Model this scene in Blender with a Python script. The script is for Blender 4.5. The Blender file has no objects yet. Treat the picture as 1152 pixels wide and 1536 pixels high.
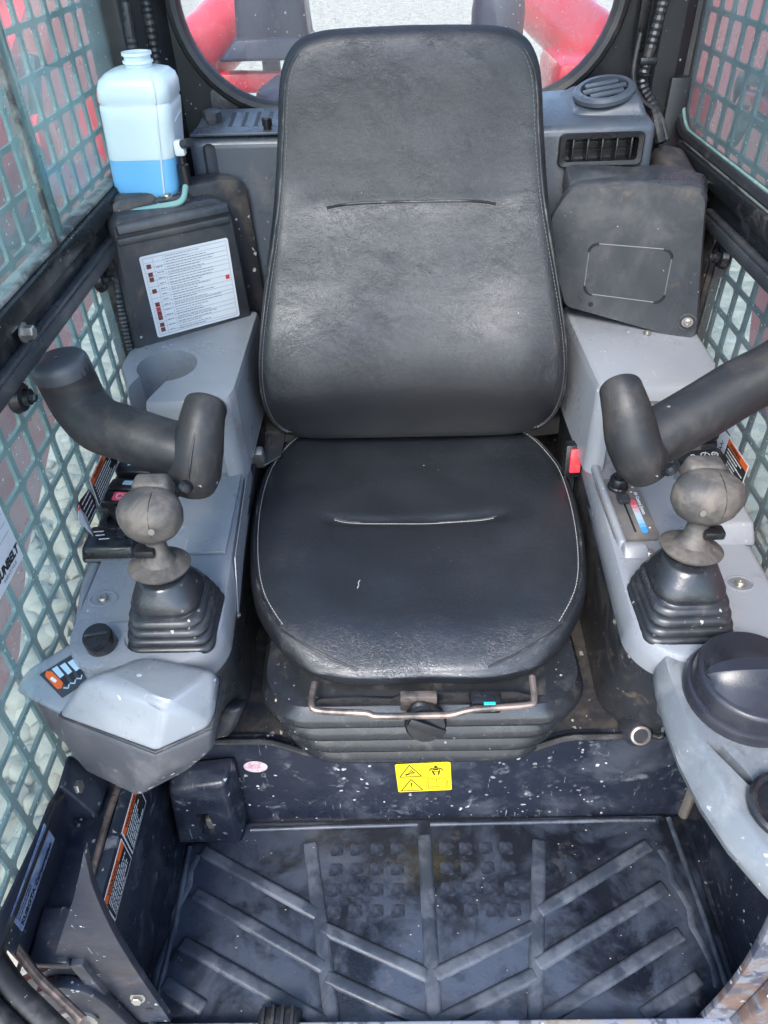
import bpy, bmesh, math, random
from mathutils import Vector, Matrix, noise
R = math.radians
random.seed(11)
sc = bpy.context.scene
col = sc.collection

# ------------------------------------------------------------------ camera, sky, sun, exposure
cam_d = bpy.data.cameras.new('camera')
cam_d.sensor_fit = 'VERTICAL'
cam_d.sensor_height = 36.0
cam_d.lens = 1109.0 / 1536.0 * 36.0
cam_d.clip_start, cam_d.clip_end = 0.02, 500.0
cam = bpy.data.objects.new('camera', cam_d)
col.objects.link(cam)
_p, _yaw, _roll = R(40.0), R(1.05), R(1.75)
_F = Vector((-math.sin(_yaw)*math.cos(_p), math.cos(_yaw)*math.cos(_p), -math.sin(_p)))
_R0 = Vector((math.cos(_yaw), math.sin(_yaw), 0)); _U0 = _R0.cross(_F)
_Rt = _R0*math.cos(_roll) - _U0*math.sin(_roll)
_Up = _R0*math.sin(_roll) + _U0*math.cos(_roll)
cm = Matrix((_Rt, _Up, -_F)).transposed().to_4x4()
cm.translation = Vector((-0.04, 0.0, 1.25))
cam.matrix_world = cm
sc.camera = cam

SUN_EL, SUN_AZ = 46.0, 198.0        # degrees; azimuth from +y towards +x
world = bpy.data.worlds.new('World'); sc.world = world; world.use_nodes = True
wn = world.node_tree.nodes; wl = world.node_tree.links
sky = wn.new('ShaderNodeTexSky'); sky.sky_type = 'NISHITA'; sky.sun_disc = False
sky.sun_elevation = R(SUN_EL); sky.sun_rotation = R(SUN_AZ)
sky.air_density = 1.0; sky.dust_density = 1.0; sky.ozone_density = 1.1
wn['Background'].inputs['Strength'].default_value = 0.15
wl.new(sky.outputs['Color'], wn['Background'].inputs['Color'])
sun_d = bpy.data.lights.new('sun', 'SUN'); sun_d.energy = 1.1; sun_d.angle = R(22); sun_d.color = (1.0, .97, .92)
sun = bpy.data.objects.new('sun', sun_d); col.objects.link(sun)
_sd = Vector((math.sin(R(SUN_AZ))*math.cos(R(SUN_EL)), math.cos(R(SUN_AZ))*math.cos(R(SUN_EL)), math.sin(R(SUN_EL))))
sun.rotation_euler = _sd.to_track_quat('Z', 'Y').to_euler()
sc.view_settings.view_transform = 'Standard'; sc.view_settings.look = 'None'
sc.view_settings.gamma = 1.0; sc.view_settings.use_curve_mapping = False
sc.view_settings.exposure = 2.0
sc.cycles.max_bounces = 6; sc.cycles.diffuse_bounces = 3; sc.cycles.glossy_bounces = 3; sc.cycles.transparent_max_bounces = 16
sc.cycles.caustics_reflective = False; sc.cycles.caustics_refractive = False
sc.cycles.use_adaptive_sampling = True; sc.cycles.adaptive_threshold = .02; sc.cycles.use_denoising = True

# ------------------------------------------------------------------ material helper
def _nodes(name):
    m = bpy.data.materials.new(name); m.use_nodes = True
    nt = m.node_tree
    return m, nt, nt.nodes['Principled BSDF']

def mat(name, base, rough=.5, metal=0., dust=None, dust2=None, specks=None, scratch=None, grain=None,
        rough_var=.12, spec=.5, coat=0., wrinkle=None, seed=0.):
    """dust/dust2: (colour, amount, scale, lo, hi); specks: (colour, scale, size, gate); scratch: (colour, scale, amount); grain: (scale, strength)"""
    m, nt, bs = _nodes(name); N = nt.nodes; L = nt.links
    tc = N.new('ShaderNodeTexCoord'); mp = N.new('ShaderNodeMapping')
    mp.inputs['Location'].default_value = (seed*3.1, seed*1.7, seed*5.3)
    L.new(tc.outputs['Object'], mp.inputs['Vector']); co = mp.outputs['Vector']
    rgb = N.new('ShaderNodeRGB'); rgb.outputs[0].default_value = (*base, 1)
    cur = rgb.outputs[0]
    def mix(fac, a, colr):
        mx = N.new('ShaderNodeMix'); mx.data_type = 'RGBA'
        L.new(fac, mx.inputs['Factor']); L.new(a, mx.inputs['A'])
        mx.inputs['B'].default_value = (*colr, 1)
        return mx.outputs['Result']
    def math_(op, a, b=None):
        n = N.new('ShaderNodeMath'); n.operation = op
        for i, v in enumerate((a, b)):
            if v is None: continue
            if isinstance(v, (int, float)): n.inputs[i].default_value = v
            else: L.new(v, n.inputs[i])
        return n.outputs[0]
    def noise_(scale, detail=6, rgh=.6, dist=0.):
        n = N.new('ShaderNodeTexNoise'); n.inputs['Scale'].default_value = scale
        n.inputs['Detail'].default_value = detail; n.inputs['Roughness'].default_value = rgh
        n.inputs['Distortion'].default_value = dist
        L.new(co, n.inputs['Vector']); return n.outputs['Fac']
    def ramp(v, lo, hi, a=0., b=1.):
        n = N.new('ShaderNodeMapRange'); n.interpolation_type = 'SMOOTHSTEP'
        n.inputs['From Min'].default_value = lo; n.inputs['From Max'].default_value = hi
        n.inputs['To Min'].default_value = a; n.inputs['To Max'].default_value = b
        L.new(v, n.inputs['Value']); return n.outputs['Result']
    dfac = None
    for d in (dust, dust2):
        if not d: continue
        c, amt, s, lo, hi = d
        f = ramp(noise_(s, 5, .68, .4), lo, hi, 0., amt)
        cur = mix(f, cur, c); dfac = f
    if scratch:
        c, s, amt = scratch
        for rot, sc_ in (((.4, .3, .9), (s*26., s*1.3, s*2.)), ((1.1, .7, -.5), (s*20., s*1.1, s*1.6))):
            mm = N.new('ShaderNodeMapping'); mm.inputs['Rotation'].default_value = rot; mm.inputs['Scale'].default_value = sc_
            L.new(co, mm.inputs['Vector'])
            n1 = N.new('ShaderNodeTexNoise'); n1.inputs['Scale'].default_value = 1.; n1.inputs['Detail'].default_value = 2.
            L.new(mm.outputs[0], n1.inputs['Vector'])
            line = ramp(n1.outputs['Fac'], .70, .76)
            gate = ramp(noise_(s*.9+1.3, 3, .6), .45, .62)
            f = math_('MULTIPLY', math_('MULTIPLY', line, gate), amt)
            cur = mix(f, cur, c)
    if specks:
        c, s, size, gate = specks
        for k, (s2, sz, gt, lo_, hi_) in enumerate(((s*1.4, size*.7, gate, .44, .62), (s*2.3, size*1.3, min(gate, .86), .46, .66))):
            v = N.new('ShaderNodeTexVoronoi'); v.inputs['Scale'].default_value = s2
            wn_ = N.new('ShaderNodeTexNoise'); wn_.inputs['Scale'].default_value = s2*1.7; wn_.inputs['Detail'].default_value = 2.
            L.new(co, wn_.inputs['Vector'])
            wv = N.new('ShaderNodeVectorMath'); wv.operation = 'MULTIPLY_ADD'; L.new(wn_.outputs['Color'], wv.inputs[0])
            wv.inputs[1].default_value = (.9/s2,)*3; L.new(co, wv.inputs[2]); L.new(wv.outputs[0], v.inputs['Vector'])
            sp = N.new('ShaderNodeSeparateColor'); L.new(v.outputs['Color'], sp.inputs[0])
            rad = math_('MULTIPLY', math_('POWER', sp.outputs[1], 2.), sz*1.9)
            near = math_('LESS_THAN', v.outputs['Distance'], rad)
            g = math_('GREATER_THAN', sp.outputs[0], gt)
            g2 = ramp(noise_(7.3+k*5, 3), lo_, hi_, 0., .85)
            f = math_('MULTIPLY', math_('MULTIPLY', near, g), g2)
            cur = mix(f, cur, c)
    L.new(cur, bs.inputs['Base Color'])
    rn = ramp(noise_(9.7, 4, .7), .3, .7, max(.02, rough-rough_var), min(1., rough+rough_var))
    if dfac is not None: rn = math_('ADD', rn, math_('MULTIPLY', dfac, .2))
    L.new(rn, bs.inputs['Roughness'])
    bs.inputs['Metallic'].default_value = metal
    bs.inputs['Specular IOR Level'].default_value = spec
    if coat: bs.inputs['Coat Weight'].default_value = coat; bs.inputs['Coat Roughness'].default_value = .25
    h = None
    if grain:
        s, st = grain
        h = math_('MULTIPLY', noise_(s, 3, .6), st)
    if wrinkle:
        s, st = wrinkle
        n0 = N.new('ShaderNodeTexNoise'); n0.inputs['Scale'].default_value = 22.; n0.inputs['Detail'].default_value = 5.
        L.new(co, n0.inputs['Vector'])
        vm = N.new('ShaderNodeVectorMath'); vm.operation = 'MULTIPLY_ADD'
        L.new(n0.outputs['Color'], vm.inputs[0]); vm.inputs[1].default_value = (.05, .05, .05); L.new(co, vm.inputs[2])
        tot = None
        for sx, k, wgt, gl, gh in (((.8, 1., 1.9), s, .8, .1, .4), ((.55, 1.1, 2.2), s*.55, 1.1, .40, .62), ((.35, .8, 1.9), s*.2, 1.0, .48, .68)):
            mm = N.new('ShaderNodeMapping'); mm.inputs['Scale'].default_value = sx
            L.new(vm.outputs[0], mm.inputs['Vector'])
            v = N.new('ShaderNodeTexVoronoi'); v.feature = 'DISTANCE_TO_EDGE'; v.inputs['Scale'].default_value = k
            L.new(mm.outputs[0], v.inputs['Vector'])
            e = ramp(v.outputs['Distance'], 0., .09, 0., 1.)
            g = ramp(noise_(5.+k*.03, 4, .6, .5), gl, gh)
            t = math_('MULTIPLY', math_('MULTIPLY', math_('SUBTRACT', e, 1.), g), wgt*st)
            tot = t if tot is None else math_('ADD', tot, t)
        h = tot if h is None else math_('ADD', h, tot)
    if h is not None:
        b = N.new('ShaderNodeBump'); b.inputs['Strength'].default_value = 1.; b.inputs['Distance'].default_value = .001
        L.new(h, b.inputs['Height']); L.new(b.outputs['Normal'], bs.inputs['Normal'])
    return m

def flat(name, c, rough=.5, metal=0.):
    m, nt, bs = _nodes(name)
    bs.inputs['Base Color'].default_value = (*c, 1); bs.inputs['Roughness'].default_value = rough
    bs.inputs['Metallic'].default_value = metal
    return m

def glass(name, tint, haze_col, haze_lo, haze_hi, ior=1.5, streak=(1, 1, 1), scale=6.):
    """thin pane: see-through tint, mirror by Fresnel, a film of dirt and painted reflection haze"""
    m, nt, bs = _nodes(name); N = nt.nodes; L = nt.links
    tr = N.new('ShaderNodeBsdfTransparent'); tr.inputs[0].default_value = (*tint, 1)
    gl = N.new('ShaderNodeBsdfGlossy'); gl.inputs['Roughness'].default_value = .03
    df = N.new('ShaderNodeBsdfDiffuse'); df.inputs[0].default_value = (*haze_col, 1)
    tl = N.new('ShaderNodeBsdfTranslucent'); tl.inputs[0].default_value = (*haze_col, 1)
    add = N.new('ShaderNodeMixShader'); add.inputs[0].default_value = .5
    L.new(df.outputs[0], add.inputs[1]); L.new(tl.outputs[0], add.inputs[2])
    lw = N.new('ShaderNodeLayerWeight'); lw.inputs['Blend'].default_value = .5
    pw = N.new('ShaderNodeMath'); pw.operation = 'POWER'; L.new(lw.outputs['Facing'], pw.inputs[0]); pw.inputs[1].default_value = 5.
    fr = N.new('ShaderNodeMath'); fr.operation = 'MULTIPLY_ADD'; L.new(pw.outputs[0], fr.inputs[0]); fr.inputs[1].default_value = .55; fr.inputs[2].default_value = ((ior-1)/(ior+1))**2*.8
    tc = N.new('ShaderNodeTexCoord'); mp = N.new('ShaderNodeMapping'); mp.inputs['Scale'].default_value = streak
    L.new(tc.outputs['Object'], mp.inputs[0])
    ns = N.new('ShaderNodeTexNoise'); ns.inputs['Scale'].default_value = scale; ns.inputs['Detail'].default_value = 8; ns.inputs['Roughness'].default_value = .65
    L.new(mp.outputs[0], ns.inputs['Vector'])
    mr = N.new('ShaderNodeMapRange'); mr.inputs['From Min'].default_value = .35; mr.inputs['From Max'].default_value = .75
    mr.inputs['To Min'].default_value = haze_lo; mr.inputs['To Max'].default_value = haze_hi
    L.new(ns.outputs['Fac'], mr.inputs['Value'])
    v = N.new('ShaderNodeTexVoronoi'); v.inputs['Scale'].default_value = 95.; L.new(tc.outputs['Object'], v.inputs['Vector'])
    sp = N.new('ShaderNodeSeparateColor'); L.new(v.outputs['Color'], sp.inputs[0])
    a = N.new('ShaderNodeMath'); a.operation = 'LESS_THAN'; L.new(v.outputs['Distance'], a.inputs[0]); a.inputs[1].default_value = .16
    b = N.new('ShaderNodeMath'); b.operation = 'GREATER_THAN'; L.new(sp.outputs[0], b.inputs[0]); b.inputs[1].default_value = .86
    c = N.new('ShaderNodeMath'); c.operation = 'MULTIPLY'; L.new(a.outputs[0], c.inputs[0]); L.new(b.outputs[0], c.inputs[1])
    d = N.new('ShaderNodeMath'); d.operation = 'MULTIPLY_ADD'; d.use_clamp = True
    L.new(c.outputs[0], d.inputs[0]); d.inputs[1].default_value = .45; L.new(mr.outputs[0], d.inputs[2])
    m1 = N.new('ShaderNodeMixShader'); L.new(d.outputs[0], m1.inputs[0]); L.new(tr.outputs[0], m1.inputs[1]); L.new(add.outputs[0], m1.inputs[2])
    m2 = N.new('ShaderNodeMixShader'); L.new(fr.outputs[0], m2.inputs[0]); L.new(m1.outputs[0], m2.inputs[1]); L.new(gl.outputs[0], m2.inputs[2])
    L.new(m2.outputs[0], N['Material Output'].inputs['Surface'])
    return m

DUST = (.26, .23, .20)
MUD = (.20, .15, .105)
WHT = (.62, .62, .60)
LEATHER = mat('leather', (.013, .014, .017), .40, dust=((.030, .027, .025), .4, 1.6, .40, .75), specks=(WHT, 60, .05, .985), wrinkle=(300., .12), grain=(700., .03), rough_var=.01, spec=.68)
LEATHER_C = mat('cushion_leather', (.012, .014, .018), .35, dust=((.030, .032, .035), .5, 2.4, .50, .75), specks=(WHT, 70, .06, .98), wrinkle=(300., .14), grain=(700., .06), rough_var=.03, spec=1., seed=2)
PIPING = mat('piping_vinyl', (.02, .021, .024), .4, dust=(DUST, .35, 30., .5, .7), grain=(600., .3))
THREAD = flat('thread', (.42, .42, .40), .7)
THREAD_D = flat('dusty_thread', (.13, .13, .13), .7)
GREY = mat('console_grey', (.250, .264, .286), .34, dust=((.30, .29, .275), .5, 10., .48, .72), dust2=((.17, .14, .115), .5, 17., .57, .73), specks=((.7, .7, .68), 70, .14, .93), scratch=((.42, .44, .46), 10., .5), grain=(420., .16), rough_var=.1, spec=.6)
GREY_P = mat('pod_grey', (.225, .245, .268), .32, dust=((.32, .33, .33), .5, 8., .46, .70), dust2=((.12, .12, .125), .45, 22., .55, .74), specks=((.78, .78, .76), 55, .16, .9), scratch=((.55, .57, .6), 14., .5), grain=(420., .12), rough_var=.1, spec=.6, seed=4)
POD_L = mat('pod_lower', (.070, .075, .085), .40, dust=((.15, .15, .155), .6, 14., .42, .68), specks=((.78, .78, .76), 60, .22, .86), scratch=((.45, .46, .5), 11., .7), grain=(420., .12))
CHAR = mat('charcoal_plastic', (.030, .032, .037), .36, dust=((.13, .12, .11), .6, 9., .46, .70), dust2=(MUD, .5, 24., .56, .72), specks=(WHT, 60, .14, .93), scratch=((.25, .25, .25), 10., .4), grain=(420., .2), spec=.7)
CHAR2 = mat('cover_plastic', (.034, .038, .044), .36, dust=((.12, .115, .11), .6, 8., .44, .72), dust2=(MUD, .4, 22., .58, .74), specks=(WHT, 60, .10, .95), grain=(420., .18), spec=.65, seed=3)
SHELF = mat('heater_box_plastic', (.062, .074, .092), .34, dust=((.17, .165, .155), .6, 9., .46, .72), dust2=(MUD, .45, 20., .57, .74), specks=(WHT, 60, .1, .95), grain=(420., .15), spec=.65, seed=6)
RUBBER = mat('rubber', (.018, .019, .021), .42, dust=((.12, .108, .095), .6, 20., .48, .70), specks=(WHT, 90, .1, .95), grain=(300., .15), spec=.6)
FOAM = mat('grip_foam', (.019, .020, .022), .5, dust=((.075, .064, .055), .6, 16., .42, .70), dust2=((.016, .016, .018), .5, 40., .5, .72), specks=(WHT, 50, .1, .95), scratch=((.22, .2, .18), 7., .4), grain=(500., .25), spec=.4)
KNOB = mat('lever_knob', (.062, .060, .058), .52, dust=((.18, .15, .125), .8, 20., .40, .66), specks=((.75, .72, .68), 60, .16, .94), grain=(350., .2), spec=.45, rough_var=.05)
BOOT = mat('boot_rubber', (.020, .022, .026), .32, dust=((.10, .095, .09), .5, 34., .52, .74), specks=((.5, .47, .42), 80, .16, .9), grain=(300., .15), spec=.7)
BLACK = mat('black_plastic', (.012, .012, .014), .30, dust=((.09, .09, .09), .35, 14., .55, .78), grain=(300., .1), spec=.6)
BLACKF = mat('black_frame', (.010, .011, .013), .33, dust=((.14, .12, .10), .5, 18., .54, .74), specks=(WHT, 70, .12, .93), grain=(200., .1), spec=.6)
CAP = mat('cap_plastic', (.022, .023, .031), .34, dust=((.09, .09, .10), .45, 7., .52, .75), specks=(WHT, 60, .12, .94), grain=(500., .12), spec=.6)
NAVY = mat('navy_painted_steel', (.013, .017, .029), .36, dust=((.085, .095, .115), .6, 9., .47, .70), dust2=((.24, .25, .27), .5, 26., .58, .72), specks=((.72, .72, .72), 60, .22, .84), scratch=((.4, .42, .46), 12., .7), grain=(160., .25), spec=.6, seed=1)
NAVY2 = mat('worn_navy_steel', (.012, .016, .028), .45, dust=((.07, .082, .105), .5, 12., .5, .70), dust2=((.13, .06, .03), .6, 10., .62, .74), specks=((.72, .72, .70), 75, .24, .84), scratch=((.4, .42, .46), 12., .5), grain=(130., .35), spec=.6, seed=5)
RUSTY = mat('flaking_painted_steel', (.16, .165, .185), .5, dust=((.03, .038, .065), .9, 30., .46, .58), dust2=((.13, .075, .052), .85, 14., .52, .64), specks=((.8, .8, .8), 60, .25, .8), grain=(120., .5), seed=7)
DECK = mat('dirty_deck', (.032, .032, .036), .45, dust=((.125, .105, .085), .75, 14., .44, .68), dust2=((.10, .055, .03), .6, 14., .58, .74), specks=((.65, .62, .57), 60, .24, .82), grain=(110., .5), seed=8)
MATR = mat('floor_mat_rubber', (.007, .009, .015), .34, dust=((.052, .064, .090), .9, 8., .40, .60), dust2=((.10, .095, .09), .45, 22., .58, .74), specks=((.4, .4, .4), 60, .07, .95), grain=(180., .35), spec=.6, seed=9)
MATRIB = mat('floor_mat_worn_rib', (.030, .038, .053), .42, dust=((.10, .112, .135), .8, 14., .42, .66), specks=((.5, .5, .5), 42, .08, .95), grain=(180., .3), spec=.6, seed=10)
STEEL = mat('zinc_bolt', (.42, .40, .36), .38, .8, dust=((.24, .18, .12), .6, 30., .5, .7))
RUSTBAR = mat('worn_bar', (.085, .075, .07), .42, .5, dust=((.26, .20, .17), .9, 16., .40, .6), dust2=((.03, .025, .022), .8, 12., .56, .68))
GASKET = mat('gasket', (.018, .018, .019), .5, dust=((.14, .12, .09), .6, 12., .52, .75), grain=(200., .3))
PILLAR = mat('pillar_black', (.013, .014, .016), .45, dust=((.05, .05, .052), .5, 3., .5, .8), specks=(WHT, 60, .12, .95), grain=(200., .1))
GUARD = mat('guard_steel', (.045, .085, .082), .5, dust=((.14, .17, .17), .5, 12., .5, .8))
RED = mat('red_paint', (.80, .045, .065), .34, dust=((.50, .16, .16), .35, 3., .5, .8), specks=((.6, .4, .38), 40, .1, .95), coat=.3)
BLUE = mat('outside_navy', (.012, .020, .055), .4, dust=((.05, .055, .07), .4, 5., .5, .8))
TANK = None
WHITE = mat('decal_white', (.66, .68, .70), .4, dust=((.42, .36, .28), .35, 20., .6, .8))
ORANGE = flat('decal_orange', (.80, .13, .02), .45)
INK_SHADE = flat('ink_and_shade_black', (.012, .012, .014), .5)  # print ink, also the black that stands for shade in recesses
INKG = flat('decal_grey_ink', (.30, .31, .33), .5)
YEL = mat('decal_yellow', (.80, .60, .02), .42, dust=((.72, .62, .35), .5, 18., .58, .75))
REDP = flat('red_print', (.55, .04, .05), .45)
BROWNR = flat('dark_red_print', (.16, .03, .03), .45)
PINK = flat('pink_button', (.85, .09, .16), .4)
BUCK = mat('buckle_red', (.80, .055, .07), .4, dust=((.5, .2, .18), .4, 60., .5, .7))
SYM = flat('white_print', (.75, .77, .78), .5)
TEAL = flat('teal_print', (.02, .55, .45), .4)
BLUEP = flat('blue_print', (.05, .35, .75), .45)
SKYP = flat('pale_blue_print', (.45, .62, .75), .45)
GREENP = flat('green_print', (.05, .55, .30), .45)
PLATE = mat('maker_plate', (.20, .28, .46), .35, .3, dust=((.45, .52, .66), .7, 40., .45, .62))
HOSE_T = flat('clear_hose', (.22, .40, .36), .25)

# ------------------------------------------------------------------ geometry helpers
def V(*a): return Vector(a)

def thing(name, label, cat, loc=(0, 0, 0), group=None):
    o = bpy.data.objects.new(name, None); o.location = loc; o.empty_display_size = .05
    col.objects.link(o); o['label'] = label; o['category'] = cat
    if group: o['group'] = group
    return o

def _world_loc(o):
    v = Vector((0, 0, 0))
    while o is not None:
        v += o.location; o = o.parent
    return v

def tag(o, label, cat, group=None):
    o['label'] = label; o['category'] = cat
    if group: o['group'] = group
    return o

def obj(name, bm, material, parent=None, smooth=35, kind=None, label=None):
    """bmesh in world coordinates -> mesh object (local to its parent)"""
    me = bpy.data.meshes.new(name)
    bmesh.ops.recalc_face_normals(bm, faces=bm.faces)
    bm.to_mesh(me); bm.free()
    if parent is None:
        # own origin at the middle of the base
        if len(me.vertices):
            xs = [v.co for v in me.vertices]
            loc = Vector((sum(v.x for v in xs)/len(xs), sum(v.y for v in xs)/len(xs), min(v.z for v in xs)))
        else: loc = Vector((0, 0, 0))
    else:
        loc = None
    base = loc if parent is None else _world_loc(parent)
    me.transform(Matrix.Translation(-base))
    if smooth is not None:
        for p in me.polygons: p.use_smooth = True
        me.set_sharp_from_angle(angle=R(smooth))
    me.materials.append(material)
    o = bpy.data.objects.new(name, me); col.objects.link(o)
    if parent is not None: o.parent = parent
    else: o.location = loc
    if kind: o['kind'] = kind
    if label: o['label'] = label
    return o

def structure(name, bm, material, smooth=35):
    return obj(name, bm, material, None, smooth, kind='structure')

def NB(): return bmesh.new()

def bevel(bm, w, seg=2, angle=20):
    if w <= 0: return
    es = [e for e in bm.edges if len(e.link_faces) == 2 and e.calc_face_angle(0) > R(angle)]
    bmesh.ops.bevel(bm, geom=es, offset=w, segments=seg, profile=.5, affect='EDGES', clamp_overlap=True)

def merge(dst, src):
    me = bpy.data.meshes.new('_t'); src.to_mesh(me); src.free(); dst.from_mesh(me); bpy.data.meshes.remove(me)

def box(c, s, bev=.0, seg=2, rot=None, into=None):
    bm = bmesh.new(); bmesh.ops.create_cube(bm, size=1.)
    bmesh.ops.scale(bm, vec=s, verts=bm.verts)
    bevel(bm, bev, seg)
    if rot is not None: bmesh.ops.transform(bm, matrix=rot.to_4x4(), verts=bm.verts)
    bmesh.ops.translate(bm, vec=c, verts=bm.verts)
    if into is not None: merge(into, bm); return into
    return bm

def hull(pts, bev=.006, seg=3, into=None, angle=12):
    bm = bmesh.new()
    for p in pts: bm.verts.new(p)
    bmesh.ops.convex_hull(bm, input=bm.verts)
    bmesh.ops.delete(bm, geom=[v for v in bm.verts if not v.link_faces], context='VERTS')
    bmesh.ops.dissolve_limit(bm, angle_limit=R(4), verts=bm.verts, edges=bm.edges)
    bevel(bm, bev, seg, angle)
    if into is not None: merge(into, bm); return into
    return bm

def loft(rings, cap=(True, True), into=None, closed=True):
    bm = into if into is not None else bmesh.new()
    vr = [[bm.verts.new(p) for p in r] for r in rings]
    n = len(rings[0])
    for a, b in zip(vr, vr[1:]):
        for i in range(n if closed else n-1):
            j = (i+1) % n
            try: bm.faces.new((a[i], a[j], b[j], b[i]))
            except ValueError: pass
    if cap[0]: bm.faces.new(list(reversed(vr[0])))
    if cap[1]: bm.faces.new(vr[-1])
    return bm

def catmull(pts, n=8):
    pts = [Vector(p) for p in pts]; out = []
    for i in range(len(pts)-1):
        p0 = pts[max(i-1, 0)]; p1 = pts[i]; p2 = pts[i+1]; p3 = pts[min(i+2, len(pts)-1)]
        for k in range(n):
            t = k/n
            out.append(.5*((2*p1)+(p2-p0)*t+(2*p0-5*p1+4*p2-p3)*t*t+(3*p1-p0-3*p2+p3)*t**3))
    out.append(pts[-1]); return out

def tube(pts, r, n=12, smooth=0, into=None, closed=False, cap=True, sx=1., sy=1., up=None):
    """r: number or list (one per given point)"""
    P = [Vector(p) for p in pts]
    rr = list(r) if isinstance(r, (list, tuple)) else [r]*len(P)
    if smooth:
        m = len(P)
        P2 = catmull(P, smooth)
        rr = [rr[min(i//smooth, m-2)]*(1-(i % smooth)/smooth)+rr[min(i//smooth+1, m-1)]*((i % smooth)/smooth) if i < len(P2)-1 else rr[-1] for i in range(len(P2))]
        P = P2
    rings = []; ref = None
    N = len(P)
    for i, p in enumerate(P):
        if closed: t = P[(i+1) % N]-P[i-1]
        else: t = P[min(i+1, N-1)]-P[max(i-1, 0)]
        t.normalize()
        if ref is None:
            ref = Vector(up) if up else (Vector((0, 0, 1)) if abs(t.z) < .9 else Vector((0, 1, 0)))
        a = (ref - t*ref.dot(t))
        if a.length < 1e-6: a = t.orthogonal()
        a.normalize(); b = t.cross(a); ref = a
        rings.append([p + (a*math.cos(2*math.pi*k/n)*sy + b*math.sin(2*math.pi*k/n)*sx)*rr[i] for k in range(n)])
    if closed: rings.append(rings[0])
    bm = bmesh.new()
    loft(rings, (cap and not closed, cap and not closed), bm)
    if closed: bmesh.ops.remove_doubles(bm, verts=bm.verts, dist=1e-6)
    if into is not None: merge(into, bm); return into
    return bm

def lathe(profile, origin, axis=(0, 0, 1), n=32, into=None, sx=1., sy=1., xdir=None):
    """profile: [(radius, height)]"""
    ax = Vector(axis).normalized()
    a = Vector(xdir) if xdir else (Vector((1, 0, 0)) if abs(ax.x) < .9 else Vector((0, 1, 0)))
    a = (a-ax*a.dot(ax)).normalized(); b = ax.cross(a)
    o = Vector(origin)
    rings = [[o+ax*h+(a*math.cos(2*math.pi*k/n)*sx+b*math.sin(2*math.pi*k/n)*sy)*max(r, 1e-5) for k in range(n)] for r, h in profile]
    bm = loft(rings)
    if into is not None: merge(into, bm); return into
    return bm

def slab(pts, vec, bev=0., into=None, seg=2):
    """polygon extruded along vec"""
    v = Vector(vec)
    bm = loft([[Vector(p) for p in pts], [Vector(p)+v for p in pts]])
    bmesh.ops.recalc_face_normals(bm, faces=bm.faces)
    bevel(bm, bev, seg)
    if into is not None: merge(into, bm); return into
    return bm

def rrect(w, h, r, n=6, cx=0., cy=0.):
    """rounded rectangle outline (2-D)"""
    out = []
    for (sx, sy, a0) in ((1, 1, 0), (-1, 1, 90), (-1, -1, 180), (1, -1, 270)):
        for k in range(n+1):
            a = R(a0+90*k/n)
            out.append((cx+sx*(w/2-r)+r*math.cos(a), cy+sy*(h/2-r)+r*math.sin(a)))
    return out

def round_poly(poly, rad, n=6):
    """2-D polygon with rounded corners, rad number or list"""
    out = []; m = len(poly)
    for i in range(m):
        p = Vector(poly[i]); a = Vector(poly[i-1]); b = Vector(poly[(i+1) % m])
        r = rad[i] if isinstance(rad, (list, tuple)) else rad
        u = (a-p); v = (b-p); lu, lv = u.length, v.length; u /= lu; v /= lv
        ang = u.angle(v); d = min(r/math.tan(ang/2), lu*.49, lv*.49); r2 = d*math.tan(ang/2)
        c = p+(u+v).normalized()*(r2/math.sin(ang/2))
        s = p+u*d; e = p+v*d
        for k in range(n+1):
            t = k/n; q = s.lerp(e, t)-c
            out.append(tuple(c+q.normalized()*r2) if q.length > 1e-9 else tuple(p))
    return out

def cut(o, cutters):
    """boolean difference, applied"""
    for cb in cutters:
        bmesh.ops.recalc_face_normals(cb, faces=cb.faces)
        me = bpy.data.meshes.new('_c'); cb.to_mesh(me); cb.free()
        me.transform(Matrix.Translation(-_world_loc(o)))
        c = bpy.data.objects.new('_c', me); col.objects.link(c); c.location = _world_loc(o)
        md = o.modifiers.new('b', 'BOOLEAN'); md.operation = 'DIFFERENCE'; md.object = c; md.solver = 'EXACT'
        dg = bpy.context.evaluated_depsgraph_get(); dg.update()
        new = bpy.data.meshes.new_from_object(o.evaluated_get(dg))
        o.modifiers.clear(); old = o.data; o.data = new
        bpy.data.objects.remove(c); bpy.data.meshes.remove(old)
    for p in o.data.polygons: p.use_smooth = True
    o.data.set_sharp_from_angle(angle=R(32))

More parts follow.
